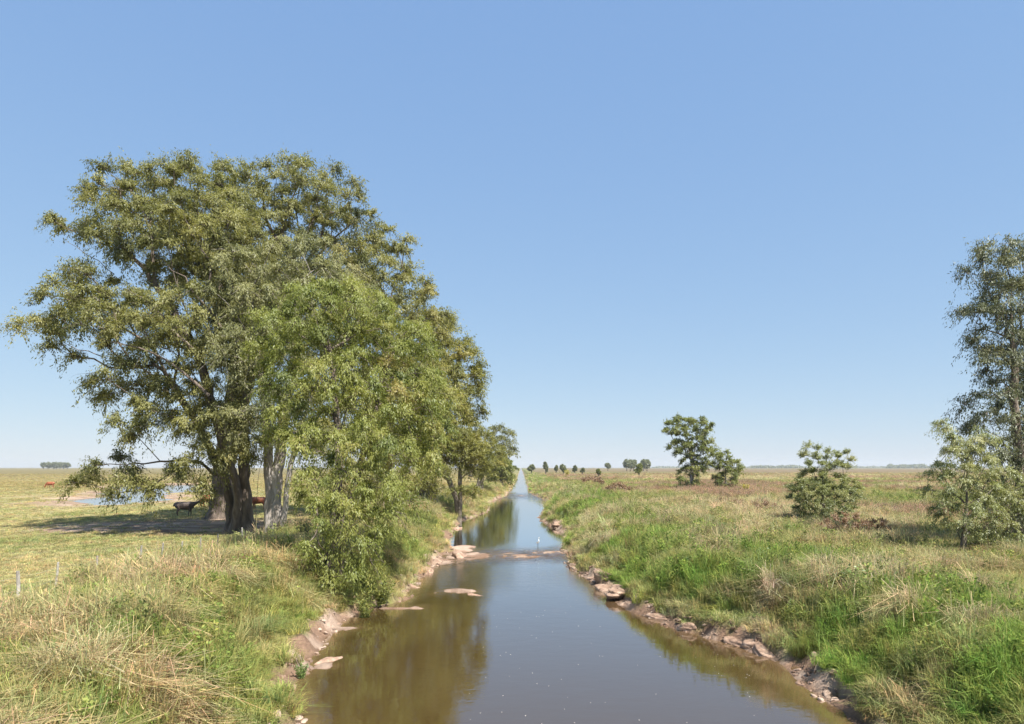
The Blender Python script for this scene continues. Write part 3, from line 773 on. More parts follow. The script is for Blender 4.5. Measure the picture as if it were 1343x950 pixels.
for k, (px, D, py, rx, ry, lab) in enumerate((
        (1108, 42, 694, 24, 20, 'rusty brown dry shrub at the foot of the willow shrub'), (1146, 43, 697, 20, 13, 'lower dry brown shrub right of the rusty shrub'),
        (1076, 45, 697, 14, 9, 'low dry brown shrub left of the rusty shrub'), (958, 78, 662, 18, 5, 'reddish dry weeds in the meadow below the two field trees'),
        (775, 165, 632, 16, 4.5, 'reddish dry scrub on the right meadow near the canal'), (812, 120, 641, 18, 4, 'brownish scrub right of the reddish scrub near the canal'),
        (1008, 64, 668, 16, 6, 'brown dry weeds left of the willow shrub'))):
    simple_tree('dry_shrub', lab, 'shrub', 240 + k, px, D, [(px, py, D, rx, ry, rx * 0.7 * D / F_PX), (px + rx * .4, py + ry * .3, D, rx * .7, ry * .7, rx * 0.5 * D / F_PX)],
                M_DRY, 0.011 * D, 0.010 * D, (0.0028 * D, 0.0009 * D), 'dry shrubs of the meadow', rb=0.04, r_tip=0.008, fork=0.2, ntw=15, nlf=13, hang=-0.2, droop=0.2, up=0.9, tint=0.4, step=0.5, jit=0.03, maxn=60)

# scattered small trees along the right horizon
G_FAR = 'small trees along the horizon'
for k, (px, top, bot, w, D, lab) in enumerate((
        (697, 608, 617, 9, 420, 'low bushy tree nearest the canal on the right horizon'),
        (715.5, 603, 618, 7, 400, 'slim upright tree on the horizon right of the canal'),
        (729.5, 609, 617, 4, 480, 'tiniest tree on the horizon just right of the slim upright one'),
        (738.5, 607, 619, 9, 400, 'round tree on the horizon above the bright green bush'),
        (754, 609, 618, 6, 440, 'small round tree right of the bright green horizon bush'),
        (797, 606, 614, 8, 900, 'lone bluish tree on the horizon left of the distant grove'),
        (838, 605, 621, 11, 330, 'green round tree in front of the distant bluish grove'),
        (785, 614, 622, 6, 300, 'little dark green bush in the field left of the distant grove'),
        (764, 613, 619, 5, 380, 'faint low bush on the right horizon beyond the slim tree'))):
    top += (bot - top) * 0.2; w *= 0.8
    cy_, ry = (top * 0.5 + bot * 0.5), (bot - top) * 0.56
    simple_tree('horizon_tree', lab, 'tree', 30 + k, px, D, [(px + w * .08 * (-1) ** k, cy_ - ry * .2, D, w * (0.32 + 0.03 * (k % 4)), ry * 0.62, w * 0.4 * D / F_PX), (px - w * .2 * (-1) ** k, cy_ + ry * .35, D, w * 0.34, ry * 0.5, w * 0.35 * D / F_PX), (px + w * .22, cy_ + ry * (.15 + .1 * (k % 3)), D, w * 0.26, ry * 0.4, w * 0.3 * D / F_PX)],
                M_FAR if D > 350 else M_GREEN, 0.38 * w * 0.5 * D / F_PX, 0.40 * w * 0.5 * D / F_PX, (0.0015 * D, 0.0008 * D), G_FAR, rb=0.25, ntw=13, nlf=14, twigs=False, hang=0.3, maxn=40)
ORD = ('leftmost', 'second', 'third', 'fourth', 'fifth', 'sixth', 'seventh')
for k, px in enumerate((822, 826.5, 831, 844, 848.5)):
    simple_tree('horizon_tree', '%s tree%s of the dense bluish grove on the right horizon' % (ORD[k], ' from the left' if k else ''), 'tree', 50 + k, px, 780 + 8 * k, [(px, 608.5, 780 + 8 * k, 3.2, 4.6, 3.0)],
                M_FAR, 1.5, 1.9, (1.5, 0.8), 'bluish grove on the horizon', rb=0.3, ntw=9, nlf=10, twigs=False, hang=0.2, maxn=40)
for k, px in enumerate((57, 63, 70, 74, 78.5, 83, 88.5)):
    simple_tree('horizon_tree', '%s%s of the hazy trees on the left horizon beyond the red cow' % (ORD[k], ' from the left' if k else ''), 'tree', 60 + k, px, 1700, [(px, 610, 1700, 2.6 + 0.5 * (k % 3), 2.4 + 0.5 * (k % 2), 5)],
                M_FAR, 2.6, 3.0, (2.6, 1.4), 'hazy trees on the left horizon', rb=0.5, ntw=8, nlf=9, twigs=False, hang=0.2, maxn=30)

def woodland(name, label, x0, x1, D, hpx, seed, n):
    rng = np.random.default_rng(seed)
    px = rng.uniform(x0, x1, n)
    hh = hpx * (0.45 + 0.75 * fbm(px * 0.12, px * 0, seed, 3)) * (0.35 + 0.65 * np.sqrt(np.clip(np.minimum(px - x0, x1 - px) / 6, 0, 1)))
    f = rng.uniform(0, 1, n)
    Dv = D + rng.uniform(-60, 60, n)
    pos = np.stack([(px - VX) * Dv / F_PX, Dv, 1.6 + hh * f * Dv / F_PX], 1)
    sz = 0.0022 * D
    me = leaf_mesh(name, pos, unit(rng.normal(size=(n, 3))), np.full(n, sz) * rng.uniform(.6, 1.3, n), np.full(n, sz * .7), rng.uniform(0, 1, n), rng)
    tag(link(name, me, M_FAR), label, 'woodland', kind='stuff')
woodland('distant_woodland', 'long blue line of distant woodland left of the willow shrub', 985, 1052, 3200, 3.2, 3, 3000)
woodland('distant_woodland', 'distant blue wood on the horizon at far right', 1163, 1216, 3000, 5.0, 4, 3500)
woodland('distant_woodland', 'very low hazy strip of woods along the whole right horizon', 855, 1343, 4200, 1.6, 5, 6000)

# ------------------------------------------------------------------ grass, as instanced tufts
def tuft(name, n, h0, h1, rad, lean, wid, seed, curl=0.6, mat=None, seedhead=False):
    rng = np.random.default_rng(seed)
    a = rng.uniform(0, 2 * np.pi, n); rr = rad * np.sqrt(rng.uniform(0, 1, n))
    b = np.stack([np.cos(a) * rr, np.sin(a) * rr, np.zeros(n) - 0.03], 1)
    az = a + rng.normal(0, 0.9, n)
    le = np.abs(rng.normal(lean, 0.28, n))
    h = rng.uniform(h0, h1, n)
    dirh = np.stack([np.cos(az), np.sin(az), np.zeros(n)], 1)
    side = np.stack([-np.sin(az + rng.normal(0, .7, n)), np.cos(az), np.zeros(n)], 1); side = unit(side)
    zz = np.array((0, 0, 1.0))
    p1 = b + (zz + dirh * (le * 0.5)[:, None]) * (h * 0.55)[:, None]
    p2 = b + dirh * (h * le * (0.6 + curl))[:, None] + zz * (h * np.clip(1 - 0.35 * le * (1 + curl), 0.25, 1))[:, None]
    w = (wid * rng.uniform(0.6, 1.3, n))[:, None]
    wt = w * (1.5 if seedhead else 0.25)
    V = np.stack([b - side * w * .5, b + side * w * .5, p1 + side * w * .42, p1 - side * w * .42, p2 + side * wt * .3, p2 - side * wt * .3], 1)
    k = np.arange(n)[:, None] * 6
    Q = np.concatenate([k + np.array((0, 1, 2, 3)), k + np.array((3, 2, 4, 5))], 0)
    me = mesh_quads(name, V.reshape(-1, 3), Q)
    ti = rng.uniform(0, 1, n)
    attr(me, 'tint', 'FLOAT', 'FACE', np.concatenate([ti, ti]).astype(np.float32))
    me.materials.append(mat or GRASS)
    return bpy.data.objects.new(name, me)

def weed(name, seed, h, nst, nl, ll, lw):
    rng = np.random.default_rng(seed)
    pos, dr, ti = [], [], []
    for s in range(nst):
        az = rng.uniform(0, 6.28); ln = rng.uniform(0.1, 0.6); H = h * rng.uniform(0.6, 1)
        for q in range(nl):
            t_ = rng.uniform(0.15, 1)
            pos.append((math.cos(az) * ln * H * t_, math.sin(az) * ln * H * t_, H * t_))
            a2 = rng.uniform(0, 6.28); dr.append((math.cos(a2), math.sin(a2), rng.uniform(-0.2, 0.7))); ti.append(rng.uniform(0, 1))
    pos = np.array(pos); dr = unit(np.array(dr)); n = len(pos)
    me = leaf_mesh(name, pos, dr, np.full(n, ll) * rng.uniform(.6, 1.3, n), np.full(n, lw) * rng.uniform(.7, 1.2, n), np.array(ti), rng)
    me.materials.append(GRASS)
    return bpy.data.objects.new(name, me)

def scatter(name, label, cat, protos, x, y, z, scl, col, seed, tilt=0.12):
    rng = np.random.default_rng(seed)
    n = len(x)
    me = bpy.data.meshes.new(name)
    me.vertices.add(n); me.vertices.foreach_set('co', np.stack([x, y, z], 1).astype(np.float32).ravel())
    rot = np.stack([rng.normal(0, tilt, n), rng.normal(0, tilt, n), rng.uniform(0, 6.28, n)], 1)
    attr(me, 'rot', 'FLOAT_VECTOR', 'POINT', rot.astype(np.float32))
    attr(me, 'scl', 'FLOAT_VECTOR', 'POINT', np.asarray(scl, np.float32))
    attr(me, 'pick', 'INT', 'POINT', rng.integers(0, len(protos), n).astype(np.int32))
    attr(me, 'gcol', 'FLOAT_VECTOR', 'POINT', col.astype(np.float32))
    me.update()
    c = bpy.data.collections.new(name + '_tufts')
    for p in protos: c.objects.link(p)
    o = link(name, me)
    ng = bpy.data.node_groups.new(name, 'GeometryNodeTree')
    ng.interface.new_socket('Geometry', in_out='INPUT', socket_type='NodeSocketGeometry')
    ng.interface.new_socket('Geometry', in_out='OUTPUT', socket_type='NodeSocketGeometry')
    gi = ng.nodes.new('NodeGroupInput'); go = ng.nodes.new('NodeGroupOutput')
    ip = ng.nodes.new('GeometryNodeInstanceOnPoints')
    ci = ng.nodes.new('GeometryNodeCollectionInfo')
    ci.inputs['Collection'].default_value = c
    ci.inputs['Separate Children'].default_value = True; ci.inputs['Reset Children'].default_value = True
    ip.inputs['Pick Instance'].default_value = True
    def na(nm, typ):
        a = ng.nodes.new('GeometryNodeInputNamedAttribute'); a.data_type = typ; a.inputs['Name'].default_value = nm
        return [s for s in a.outputs if s.enabled and s.name == 'Attribute'][0]
    er_ = ng.nodes.new('FunctionNodeEulerToRotation')
    ng.links.new(na('rot', 'FLOAT_VECTOR'), er_.inputs[0]); ng.links.new(er_.outputs[0], ip.inputs['Rotation'])
    ng.links.new(na('scl', 'FLOAT_VECTOR'), ip.inputs['Scale']); ng.links.new(na('pick', 'INT'), ip.inputs['Instance Index'])
    ng.links.new(gi.outputs[0], ip.inputs['Points']); ng.links.new(ci.outputs[0], ip.inputs['Instance'])
    ng.links.new(ip.outputs[0], go.inputs[0])
    md = o.modifiers.new('tufts', 'NODES'); md.node_group = ng
    return tag(o, label, cat, kind='stuff')

rng = np.random.default_rng(77)
bins = ((9, 20, 34, 1.0), (20, 35, 24, 1.0), (35, 60, 13, 1.1), (60, 110, 4.5, 1.35), (110, 220, 1.4, 1.9), (220, 480, 0.22, 2.8))
gxs, gys, gsc = [], [], []
for (y0, y1, rho, s) in bins:
    w0 = 0.78 * y1 + 3
    n = int(rho * 2 * w0 * (y1 - y0))
    x = rng.uniform(-w0, w0, n); y = rng.uniform(y0, y1, n)
    k = np.abs(x) < 0.78 * y + 3
    gxs.append(x[k]); gys.append(y[k]); gsc.append(np.full(k.sum(), s))
gx_ = np.concatenate(gxs); gy_ = np.concatenate(gys); gs_ = np.concatenate(gsc)
col, tl, cov, bare, d_, rgt = veg(gx_, gy_)
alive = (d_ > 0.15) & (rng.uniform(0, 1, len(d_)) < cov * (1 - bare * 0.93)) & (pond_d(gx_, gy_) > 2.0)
gx_, gy_, gs_, col, tl, d_, rgt = (a[alive] for a in (gx_, gy_, gs_, col, tl, d_, rgt))
gz_ = height(gx_, gy_)
u = rng.uniform(0, 1, len(gx_))
b_ = fbm(gx_ * 0.4, gy_ * 0.4, 81, 3)
strawness = np.clip((col[:, 0] - col[:, 1]) / 0.09, 0, 1)
kind = np.where(tl < 0.4, 0, np.where((strawness > 0.5) & (u < 0.75), 2, np.where(u < 0.80, 1, np.where(b_ > 0.5, 3, 1))))
kind = np.where((kind > 0) & (d_ < 1.3), 1, kind)
colv = col * np.where(rgt[:, None], np.array((1.14, 1.14, 1.25)), np.array((1.18, 1.20, 1.25))) * rng.uniform(0.62, 1.32, len(gx_))[:, None] * (1 + rng.normal(0, 0.08, (len(gx_), 3)))
bin_s = gs_[:, None] * np.ones(3)
hv = rng.uniform(0.5, 1.45, len(gx_)) * (0.35 + 1.35 * b_)
hv = hv * np.where(rgt, np.where(d_ < 9, 1.08, 0.9), 1.0) * np.where(d_ < 1.5, 0.6, 1.0)
bin_s[:, 2] = np.minimum(gs_, 1.3) * hv
sets = {
    0: ('pasture_grass', 'short grazed yellowish grass of the left pasture', [tuft('turf_%d' % k, 46, 0.05, 0.15, 0.24, 0.6, 0.014, 100 + k) for k in range(4)]),
    1: ('bank_grass', 'tall green grass on both canal banks', [tuft('green_%d' % k, 52, 0.25, 0.75, 0.20, 0.45, 0.016, 110 + k, 0.5) for k in range(5)]),
    2: ('straw_grass', 'dry straw-coloured grass on the banks and meadow', [tuft('straw_%d' % k, 46, 0.40, 1.05, 0.22, 0.55, 0.015, 120 + k, 0.8, None, k % 2 == 0) for k in range(5)]),
    3: ('leafy_weeds', 'low leafy weeds among the bank grass', [weed('weed_%d' % k, 130 + k, 0.6, 7, 11, 0.11, 0.055) for k in range(4)])}
for k, (nm, lab, protos) in sets.items():
    s = kind == k
    cc = colv[s]
    if k == 3: cc = lerp(cc, C_VIVID, np.full(len(cc), 0.6)) * rng.uniform(0.7, 1.15, len(cc))[:, None]
    scatter(nm, lab, 'grass' if k < 3 else 'weeds', protos, gx_[s], gy_[s], gz_[s], bin_s[s], cc, 200 + k)

# ------------------------------------------------------------------ single plants that stand out
def plant(name, label, cat, px, D, builder, part, mat, scale=1.0, group=None, dz=-0.05):
    x = (px - VX) * D / F_PX
    root = tag(empty(name, (x, D, hz(x, D) + dz)), label, cat, group)
    me = builder
    o = link(part, me, None, root)
    if mat is not None:
        me.materials.clear(); me.materials.append(mat)
    o.scale = (scale,) * 3
    return root
def own_mesh(o):
    me = o.data; bpy.data.objects.remove(o); return me
def blades_mat(name, c0, c1, c2):
    return foliage_mat(name, ((0, c0), (0.5, c1), (1, c2)), 0.4, 0.5, 0.02)
M_TUSS = blades_mat('tussock_blades', (0.13, 0.19, 0.06), (0.22, 0.27, 0.09), (0.36, 0.34, 0.15))
M_TUSD = blades_mat('dark_tussock_blades', (0.09, 0.14, 0.045), (0.15, 0.20, 0.065), (0.26, 0.28, 0.11))
M_STRAWB = blades_mat('dry_tussock_blades', (0.30, 0.21, 0.12), (0.44, 0.34, 0.20), (0.56, 0.46, 0.30))
M_YELL = foliage_mat('leaf_yellow_flower', ((0, (0.22, 0.22, 0.04)), (0.5, (0.42, 0.36, 0.05)), (1, (0.6, 0.5, 0.08))))
for k, (px, D, n, h, rad, mt, lab) in enumerate((
        (255, 20.0, 420, 0.8, 0.6, M_TUSD, 'darker green tussock in the middle of the left bank grass'),
        (160, 18.0, 420, 0.85, 0.6, M_TUSS, 'bright green tussock low in the left bank grass'),
        (1010, 27.0, 900, 1.25, 0.85, M_TUSS, 'big rounded green grass tussock on the right bank above the water'),
        (1062, 25.0, 700, 1.0, 0.7, M_TUSD, 'dark green tussock overhanging the clay edge at lower right'),
        (905, 34.0, 600, 0.8, 0.7, M_TUSS, 'yellow-green tussock on the right bank beside the leafy weed patch'),
        (1100, 31.0, 600, 1.1, 0.7, M_TUSD, 'green tussock behind the biggest one on the right bank'),
        (840, 55.0, 500, 0.9, 0.9, M_TUSS, 'low spreading tussock midway up the right bank'),
        (130, 24.5, 600, 1.1, 0.7, M_STRAWB, 'dry straw tussock by the leaning stakes on the left bank'),
        (335, 36.0, 500, 1.0, 0.8, M_STRAWB, 'pale dry tussock below the pale grey trunk'),
        (60, 16.5, 260, 0.9, 0.5, M_STRAWB, 'nearest straw tussock at the lower left'),
        (330, 22.0, 700, 0.9, 0.7, M_TUSS, 'green tussock near the water on the left bank'),
        (560, 62.0, 400, 0.9, 1.0, M_TUSS, 'green tussock on the left bank behind the clay shelf'))):
    plant('grass_tussock', lab, 'grass tussock', px, D, own_mesh(tuft('blades', n, h * 0.4, h, rad, 0.55, 0.020, 300 + k, 0.7, mt)), 'blades', None, 1.0, 'tussocks on the banks')
for k, (px, D, h, mt, lab) in enumerate((
        (905, 30.5, 0.75, M_WEED, 'broad-leaved weed patch low on the right bank near the clay edge'),
        (955, 30.0, 0.65, M_WEED, 'second leafy weed patch right of the broad-leaved one'),
        (978, 120, 1.8, M_YELL, 'yellow flowering bush right of the smaller field tree'),
        (744, 330, 3.6, M_YELL, 'bright yellow-green bush on the meadow below the round horizon tree'),
        (942, 44, 1.1, M_TUSD, 'small dark pointed weed alone on the right bank'),
        (400, 41, 1.5, M_GREY, 'grey scrubby shrub at the foot of the pale trunk'),
        (500, 30.5, 1.4, M_GREEN, 'dark leafy bush at the water edge under the light green tree'),
        (478, 28.6, 1.2, M_GREEN, 'low dark bush by the left clay spit'),
        (1120, 23.5, 1.0, M_WEED, 'lush bright leafy weed clump at near right above the water bend'),
        (1185, 25.5, 1.1, M_GREEN, 'dark low leafy shrub right of the lush weed clump'),
        (1045, 23.2, 0.8, M_GREEN, 'dark overhanging shrub on the clay edge at lower right'),
        (1240, 22.5, 0.9, M_WEED, 'bright leafy weeds nearest the lower right corner'),
        (1000, 29.5, 0.9, M_WEED, 'tall leafy weeds behind the big rounded tussock'),
        (395, 20.3, 0.6, M_WEED, 'leafy weed leaning over the water at lower left'))):
    o = weed('leaves', 400 + k, h, 26, 30, h * 0.11, h * 0.045)
    plant('leafy_plant', lab, 'plant', px, D, own_mesh(o), 'leaves', mt)

# ------------------------------------------------------------------ clay clods along the water
M_CLAY, nt, out = new_mat('clay')
ge = N(nt, 'ShaderNodeNewGeometry')
n1 = N(nt, 'ShaderNodeTexNoise', Scale=2.5, Detail=7, Roughness=0.7)
nt.links.new(ge.outputs['Position'], n1.inputs['Vector'])
rp = nt.nodes.new('ShaderNodeValToRGB'); el_ = rp.color_ramp.elements; el_.new(0.5)
for e, (p, c) in zip(el_, ((0.32, (0.15, 0.092, 0.060)), (0.5, (0.28, 0.182, 0.125)), (0.68, (0.42, 0.305, 0.225)))):
    e.position = p; e.color = (*c, 1)
nt.links.new(n1.outputs['Fac'], rp.inputs[0])
bs = N(nt, 'ShaderNodeBsdfPrincipled', Roughness=0.85)
bp = N(nt, 'ShaderNodeBump', Strength=0.9, Distance=0.08)
nt.links.new(n1.outputs['Fac'], bp.inputs['Height']); nt.links.new(bp.outputs[0], bs.inputs['Normal'])
nt.links.new(rp.outputs[0], bs.inputs['Base Color']); nt.links.new(bs.outputs[0], out.inputs['Surface'])

def clod_mesh(seed, nu=34, nv=20):
    """a broken block of layered clay"""
    rng = np.random.default_rng(seed)
    th = np.linspace(0, 2 * np.pi, nu, endpoint=False); ph = np.linspace(0.02, np.pi - 0.02, nv)
    T, H = np.meshgrid(th, ph)
    n = np.stack([np.sin(H) * np.cos(T), np.sin(H) * np.sin(T), np.cos(H)], -1)
    r = np.full(T.shape, 1.05)
    for k in range(9):
        q = unit(rng.normal(size=3) * np.array((1, 1, 0.7))); lim = rng.uniform(0.5, 0.85)
        dt = n @ q
        r = np.minimum(r, np.where(dt > 0.05, lim / np.maximum(dt, 0.05), 9))
    q = n * r[..., None] * 2.2 + seed
    nz = (fbm(q[..., 0] + q[..., 2], q[..., 1] - q[..., 2] * 0.7, seed, 4) + fbm(q[..., 1] + q[..., 0] * .6, q[..., 2] * 2.2, seed + 9, 4)) * 0.5 - 0.5
    r = r * (1 + 0.9 * nz + 0.07 * np.sin(n[..., 2] * r * 13 + seed + 4 * nz))
    V = n * r[..., None]
    i = (np.arange(nv - 1)[:, None] * nu + np.arange(nu)[None, :]).ravel()
    j = (np.arange(nv - 1)[:, None] * nu + (np.arange(nu)[None, :] + 1) % nu).ravel()
    return mesh_quads('clay_clod', V.reshape(-1, 3), np.stack([i, i + nu, j + nu, j], 1), False)
clods = [clod_mesh(500 + k) for k in range(6)]
for c in clods: c.materials.append(M_CLAY)
CL_R = [(745, 742, .45, 'topmost clay clod on the right shore beside the sill'), (752, 757, .5, 'clay clod just below the topmost one on the right shore'),
        (772, 764, .8, 'pale flat clay block on the right shore'), (790, 772, 1.0, 'largest pale clay ledge on the right shore'), (806, 780, .7, 'clay clod at the lower end of the pale ledge'),
        (820, 790, .6, 'dark undercut clod below the pale ledge'), (850, 806, .5, 'low clay lump midway along the right shore'), (882, 822, .45, 'lump of clay under the leafy weeds on the right shore'),
        (912, 838, .6, 'layered clay block above the right shore bend'), (935, 845, .5, 'clay clod at the right shore bend'), (962, 852, .4, 'small clay clod right of the bend'), (720, 690, .7, 'brown clod at the grassy point upstream on the right')]
CL_L = [(585, 718, .9, 'pale clay slab on the left end of the sill'), (604, 728, 1.0, 'broad pale slab lying at the left of the sill'), (575, 735, .8, 'clay block under the left bank by the sill'),
        (556, 748, .6, 'brown clod below the left bank cut'), (540, 765, .55, 'lower brown clod of the left bank cut'), (590, 672, .8, 'reddish clod under the roots of the small leaning tree'), (600, 692, .6, 'reddish lump below the leaning tree'),
        (428, 862, .4, 'pale chalky clod on the little spit at lower left'), (622, 776, .5, 'pale lump on the mid-channel mud bar')]
rng = np.random.default_rng(9)
for k, (px, py, sz, lab) in enumerate(CL_R + CL_L):
    D = (CAM_H - 0.15) * F_PX / (py - VY)
    x = (px - VX) * D / F_PX
    if k < len(CL_R): x = float(edge_r(D)) + sz * 0.45
    o = link('clay_clod', clods[k % 6])
    z = max(hz(x, D), -0.05)
    o.location = (x, D, z - sz * 0.13)
    o.scale = (sz * rng.uniform(.55, .9), sz * rng.uniform(1.0, 1.7), sz * rng.uniform(.35, .6))
    sl = (float(edge_r(D + 1.5)) - float(edge_r(D - 1.5))) / 3 if k < len(CL_R) else rng.uniform(-1, 1)
    o.rotation_euler = (rng.normal(0, .1), rng.normal(0, .1), -math.atan(sl) + rng.normal(0, .25))
    tag(o, lab, 'clay clod', 'clay clods along the shore')

# loose crumbs of clay along the waterline
M_CRUMB, nt, out = new_mat('clay_crumbs')
ai = N(nt, 'ShaderNodeAttribute', attribute_name='gcol'); ai.attribute_type = 'INSTANCER'
bs = N(nt, 'ShaderNodeBsdfPrincipled', Roughness=0.9)
nt.links.new(ai.outputs['Color'], bs.inputs['Base Color']); nt.links.new(bs.outputs[0], out.inputs['Surface'])
rng = np.random.default_rng(19)
cyy = 12 + 100 * rng.uniform(0, 1, 9000) ** 1.6
sd = rng.uniform(0, 1, 9000) < 0.5
cd = rng.normal(0.22, 0.28, 9000)
cxx = np.where(sd, edge_r(cyy) + cd, edge_l(cyy) - cd)
czz = height(cxx, cyy)
ok = (czz > -0.05) & (cd < 1.0) & (fbm(cxx * 0.5, cyy * 0.5, 64, 2) > 0.42) & ((rng.uniform(0, 1, 9000) < np.where((cxx > -1) | (cyy > 34), 0.55, 0.2)))
cxx, cyy, czz = cxx[ok], cyy[ok], czz[ok]
nn = fbm(cxx * 0.7, cyy * 0.7, 63, 3)
cc = lerp(C_SOIL, C_SOILP, sstep(0.4, 0.65, nn)) * rng.uniform(0.5, 1.0, len(cxx))[:, None]
sz = 0.02 + 0.10 * rng.uniform(0, 1, len(cxx)) ** 3
prot = []
for k in range(4):
    m = clod_mesh(560 + k, 10, 7); m.materials.append(M_CRUMB); prot.append(bpy.data.objects.new('crumb_%d' % k, m))
scatter('clay_crumbs', 'loose crumbled clay along both water edges', 'clay', prot, cxx, cyy, czz, sz[:, None] * np.array((1.1, 1.4, 0.55)), cc, 21, 0.5)

# floating flecks of foam
rng = np.random.default_rng(15)
V, Lp, St, To = [], [], [], []
off = 0
for k in range(140):
    y = 14.5 + 22 * rng.uniform() ** 1.5; x = rng.uniform(-1.8, 7.0)
    if x > float(edge_r(y)) - 0.5: continue
    r = rng.uniform(0.005, 0.015)
    a = np.linspace(0, 6.28, 6, endpoint=False)
    top = np.stack([x + np.cos(a) * r * rng.uniform(.6, 1.3, 6), y + np.sin(a) * r * rng.uniform(.8, 1.6, 6), np.full(6, 0.004)], 1)
    V.append(top); V.append(np.array([[x, y, 0.012]]))
    for q in range(6): Lp += [off + q, off + (q + 1) % 6, off + 6]; St.append(len(Lp) - 3); To.append(3)
    off += 7
me = mesh_np('foam_flecks', np.concatenate(V), Lp, St, To)
tag(link('foam_flecks', me, plain_mat('foam', (0.42, 0.40, 0.36))), 'tiny white flecks of foam drifting on the near water', 'foam', kind='stuff')

# ------------------------------------------------------------------ cattle
def loft(secs, ns=12):
    """secs: list of (centre, half-width vector, half-height vector); closed tube"""
    V, Q = [], []
    th = np.linspace(0, 2 * np.pi, ns, endpoint=False)
    for c, u, w in secs:
        V.append(np.array(c) + np.cos(th)[:, None] * np.array(u) + np.sin(th)[:, None] * np.array(w))
    k = len(secs)
    for a in range(k - 1):
        for b in range(ns): Q.append((a * ns + b, a * ns + (b + 1) % ns, (a + 1) * ns + (b + 1) % ns, (a + 1) * ns + b))
    V = np.concatenate(V)
    caps = [list(range(ns))[::-1], [(k - 1) * ns + q for q in range(ns)]]
    return V, Q, caps
def limb(pts, rads, ns=8):
    pts = np.array(pts, float); tan = unit(np.gradient(pts, axis=0))
    u = unit(np.cross(tan, np.array((0, 1.0, 0.02)))); v = np.cross(tan, u)
    return loft([(p, a * r, b * r) for p, a, b, r in zip(pts, u, v, rads)], ns)
def fuse(pieces, voxel, name):
    """several closed lofts remeshed into one continuous skin"""
    V, F = [], []; off = 0
    for v, q, caps in pieces:
        V += [tuple(p) for p in v]
        F += [tuple(i + off for i in f) for f in q] + [tuple(i + off for i in f) for f in caps]
        off += len(v)
    me = bpy.data.meshes.new(name); me.from_pydata(V, [], F)
    o = bpy.data.objects.new(name, me); COL.objects.link(o)
    md = o.modifiers.new('r', 'REMESH'); md.mode = 'VOXEL'; md.voxel_size = voxel; md.use_smooth_shade = True
    sm = o.modifiers.new('s', 'SMOOTH'); sm.iterations = 3; sm.factor = 0.5
    dg = bpy.context.evaluated_depsgraph_get(); dg.update()
    res = bpy.data.meshes.new_from_object(o.evaluated_get(dg)); res.name = name
    bpy.data.objects.remove(o)
    return res
def cow_meshes(graze):
    Y = lambda w: (0, w, 0)
    Zv = lambda h: (0, 0, h)
    secs = [((-0.93, 0, 1.12), Y(.10), Zv(.12)), ((-0.85, 0, 1.08), Y(.19), Zv(.24)), ((-0.65, 0, 1.05), Y(.27), Zv(.34)), ((-0.3, 0, 1.01), Y(.32), Zv(.37)), ((0.1, 0, .99), Y(.33), Zv(.39)),
            ((0.42, 0, 1.0), Y(.28), Zv(.40)), ((0.62, 0, 1.04), Y(.20), Zv(.34)), ((0.76, 0, 1.06), Y(.15), Zv(.26))]
    if graze:
        neck = [((0.55, 0, 1.12), Y(.16), (.10, 0, .24)), ((0.85, 0, .92), Y(.13), (.12, 0, .17)), ((1.05, 0, .66), Y(.10), (.14, 0, .10)), ((1.15, 0, .45), Y(.11), (.15, 0, .07)), ((1.2, 0, .24), Y(.08), (.11, 0, .03)), ((1.22, 0, .08), Y(.07), (.08, 0, .01)), ((1.22, 0, .05), Y(.03), (.03, 0, .01))]
        ear, horn = (1.08, .52), (1.14, .56)
    else:
        neck = [((0.55, 0, 1.10), Y(.17), Zv(.28)), ((0.85, 0, 1.20), Y(.13), Zv(.20)), ((1.05, 0, 1.30), Y(.10), Zv(.15)), ((1.18, 0, 1.34), Y(.115), Zv(.14)), ((1.36, 0, 1.25), Y(.09), Zv(.115)), ((1.5, 0, 1.17), Y(.075), Zv(.085)), ((1.56, 0, 1.14), Y(.05), Zv(.05))]
        ear, horn = (1.12, 1.40), (1.16, 1.47)
    pc = [loft(secs), loft(neck, 10)]
    for s, dx in ((1, 0.0), (-1, 0.10)):
        pc.append(limb([(-.66, .15 * s, 1.05), (-.56 + dx, .17 * s, .72), (-.74 + dx, .17 * s, .44), (-.69 + dx, .17 * s, .10), (-.66 + dx, .17 * s, .0)], [.19, .125, .062, .05, .062]))
        pc.append(limb([(.45, .14 * s, .95), (.45 - dx, .16 * s, .55), (.46 - dx * 1.5, .16 * s, .32), (.45 - dx * 1.6, .16 * s, .08), (.47 - dx * 1.6, .16 * s, 0)], [.15, .078, .058, .046, .06]))
    pc.append(limb([(-.90, 0, 1.24), (-1.0, 0, 1.1), (-1.03, .02, .7), (-1.02, .02, .42)], [.045, .035, .028, .045], 6))
    body = fuse(pc, 0.045, 'body')
    def flat(pts): return limb(pts, [.012, .05, .035, .008], 6)
    V, Q, C = flat([(ear[0], .09, ear[1]), (ear[0] - .02, .16, ear[1] + .01), (ear[0] - .03, .22, ear[1] - .01), (ear[0] - .03, .26, ear[1] - .03)])
    em = bpy.data.meshes.new('ear'); em.from_pydata([tuple(v) for v in V], [], [tuple(q) for q in Q] + [tuple(c) for c in C])
    V, Q, C = limb([(horn[0], .06, horn[1]), (horn[0], .13, horn[1] + .04), (horn[0] + .03, .17, horn[1] + .11)], [.03, .022, .006], 6)
    hm = bpy.data.meshes.new('horn'); hm.from_pydata([tuple(v) for v in V], [], [tuple(q) for q in Q] + [tuple(c) for c in C])
    return body, em, hm
stand, graz = cow_meshes(False), cow_meshes(True)
M_HORN = plain_mat('horn', (0.5, 0.45, 0.36))
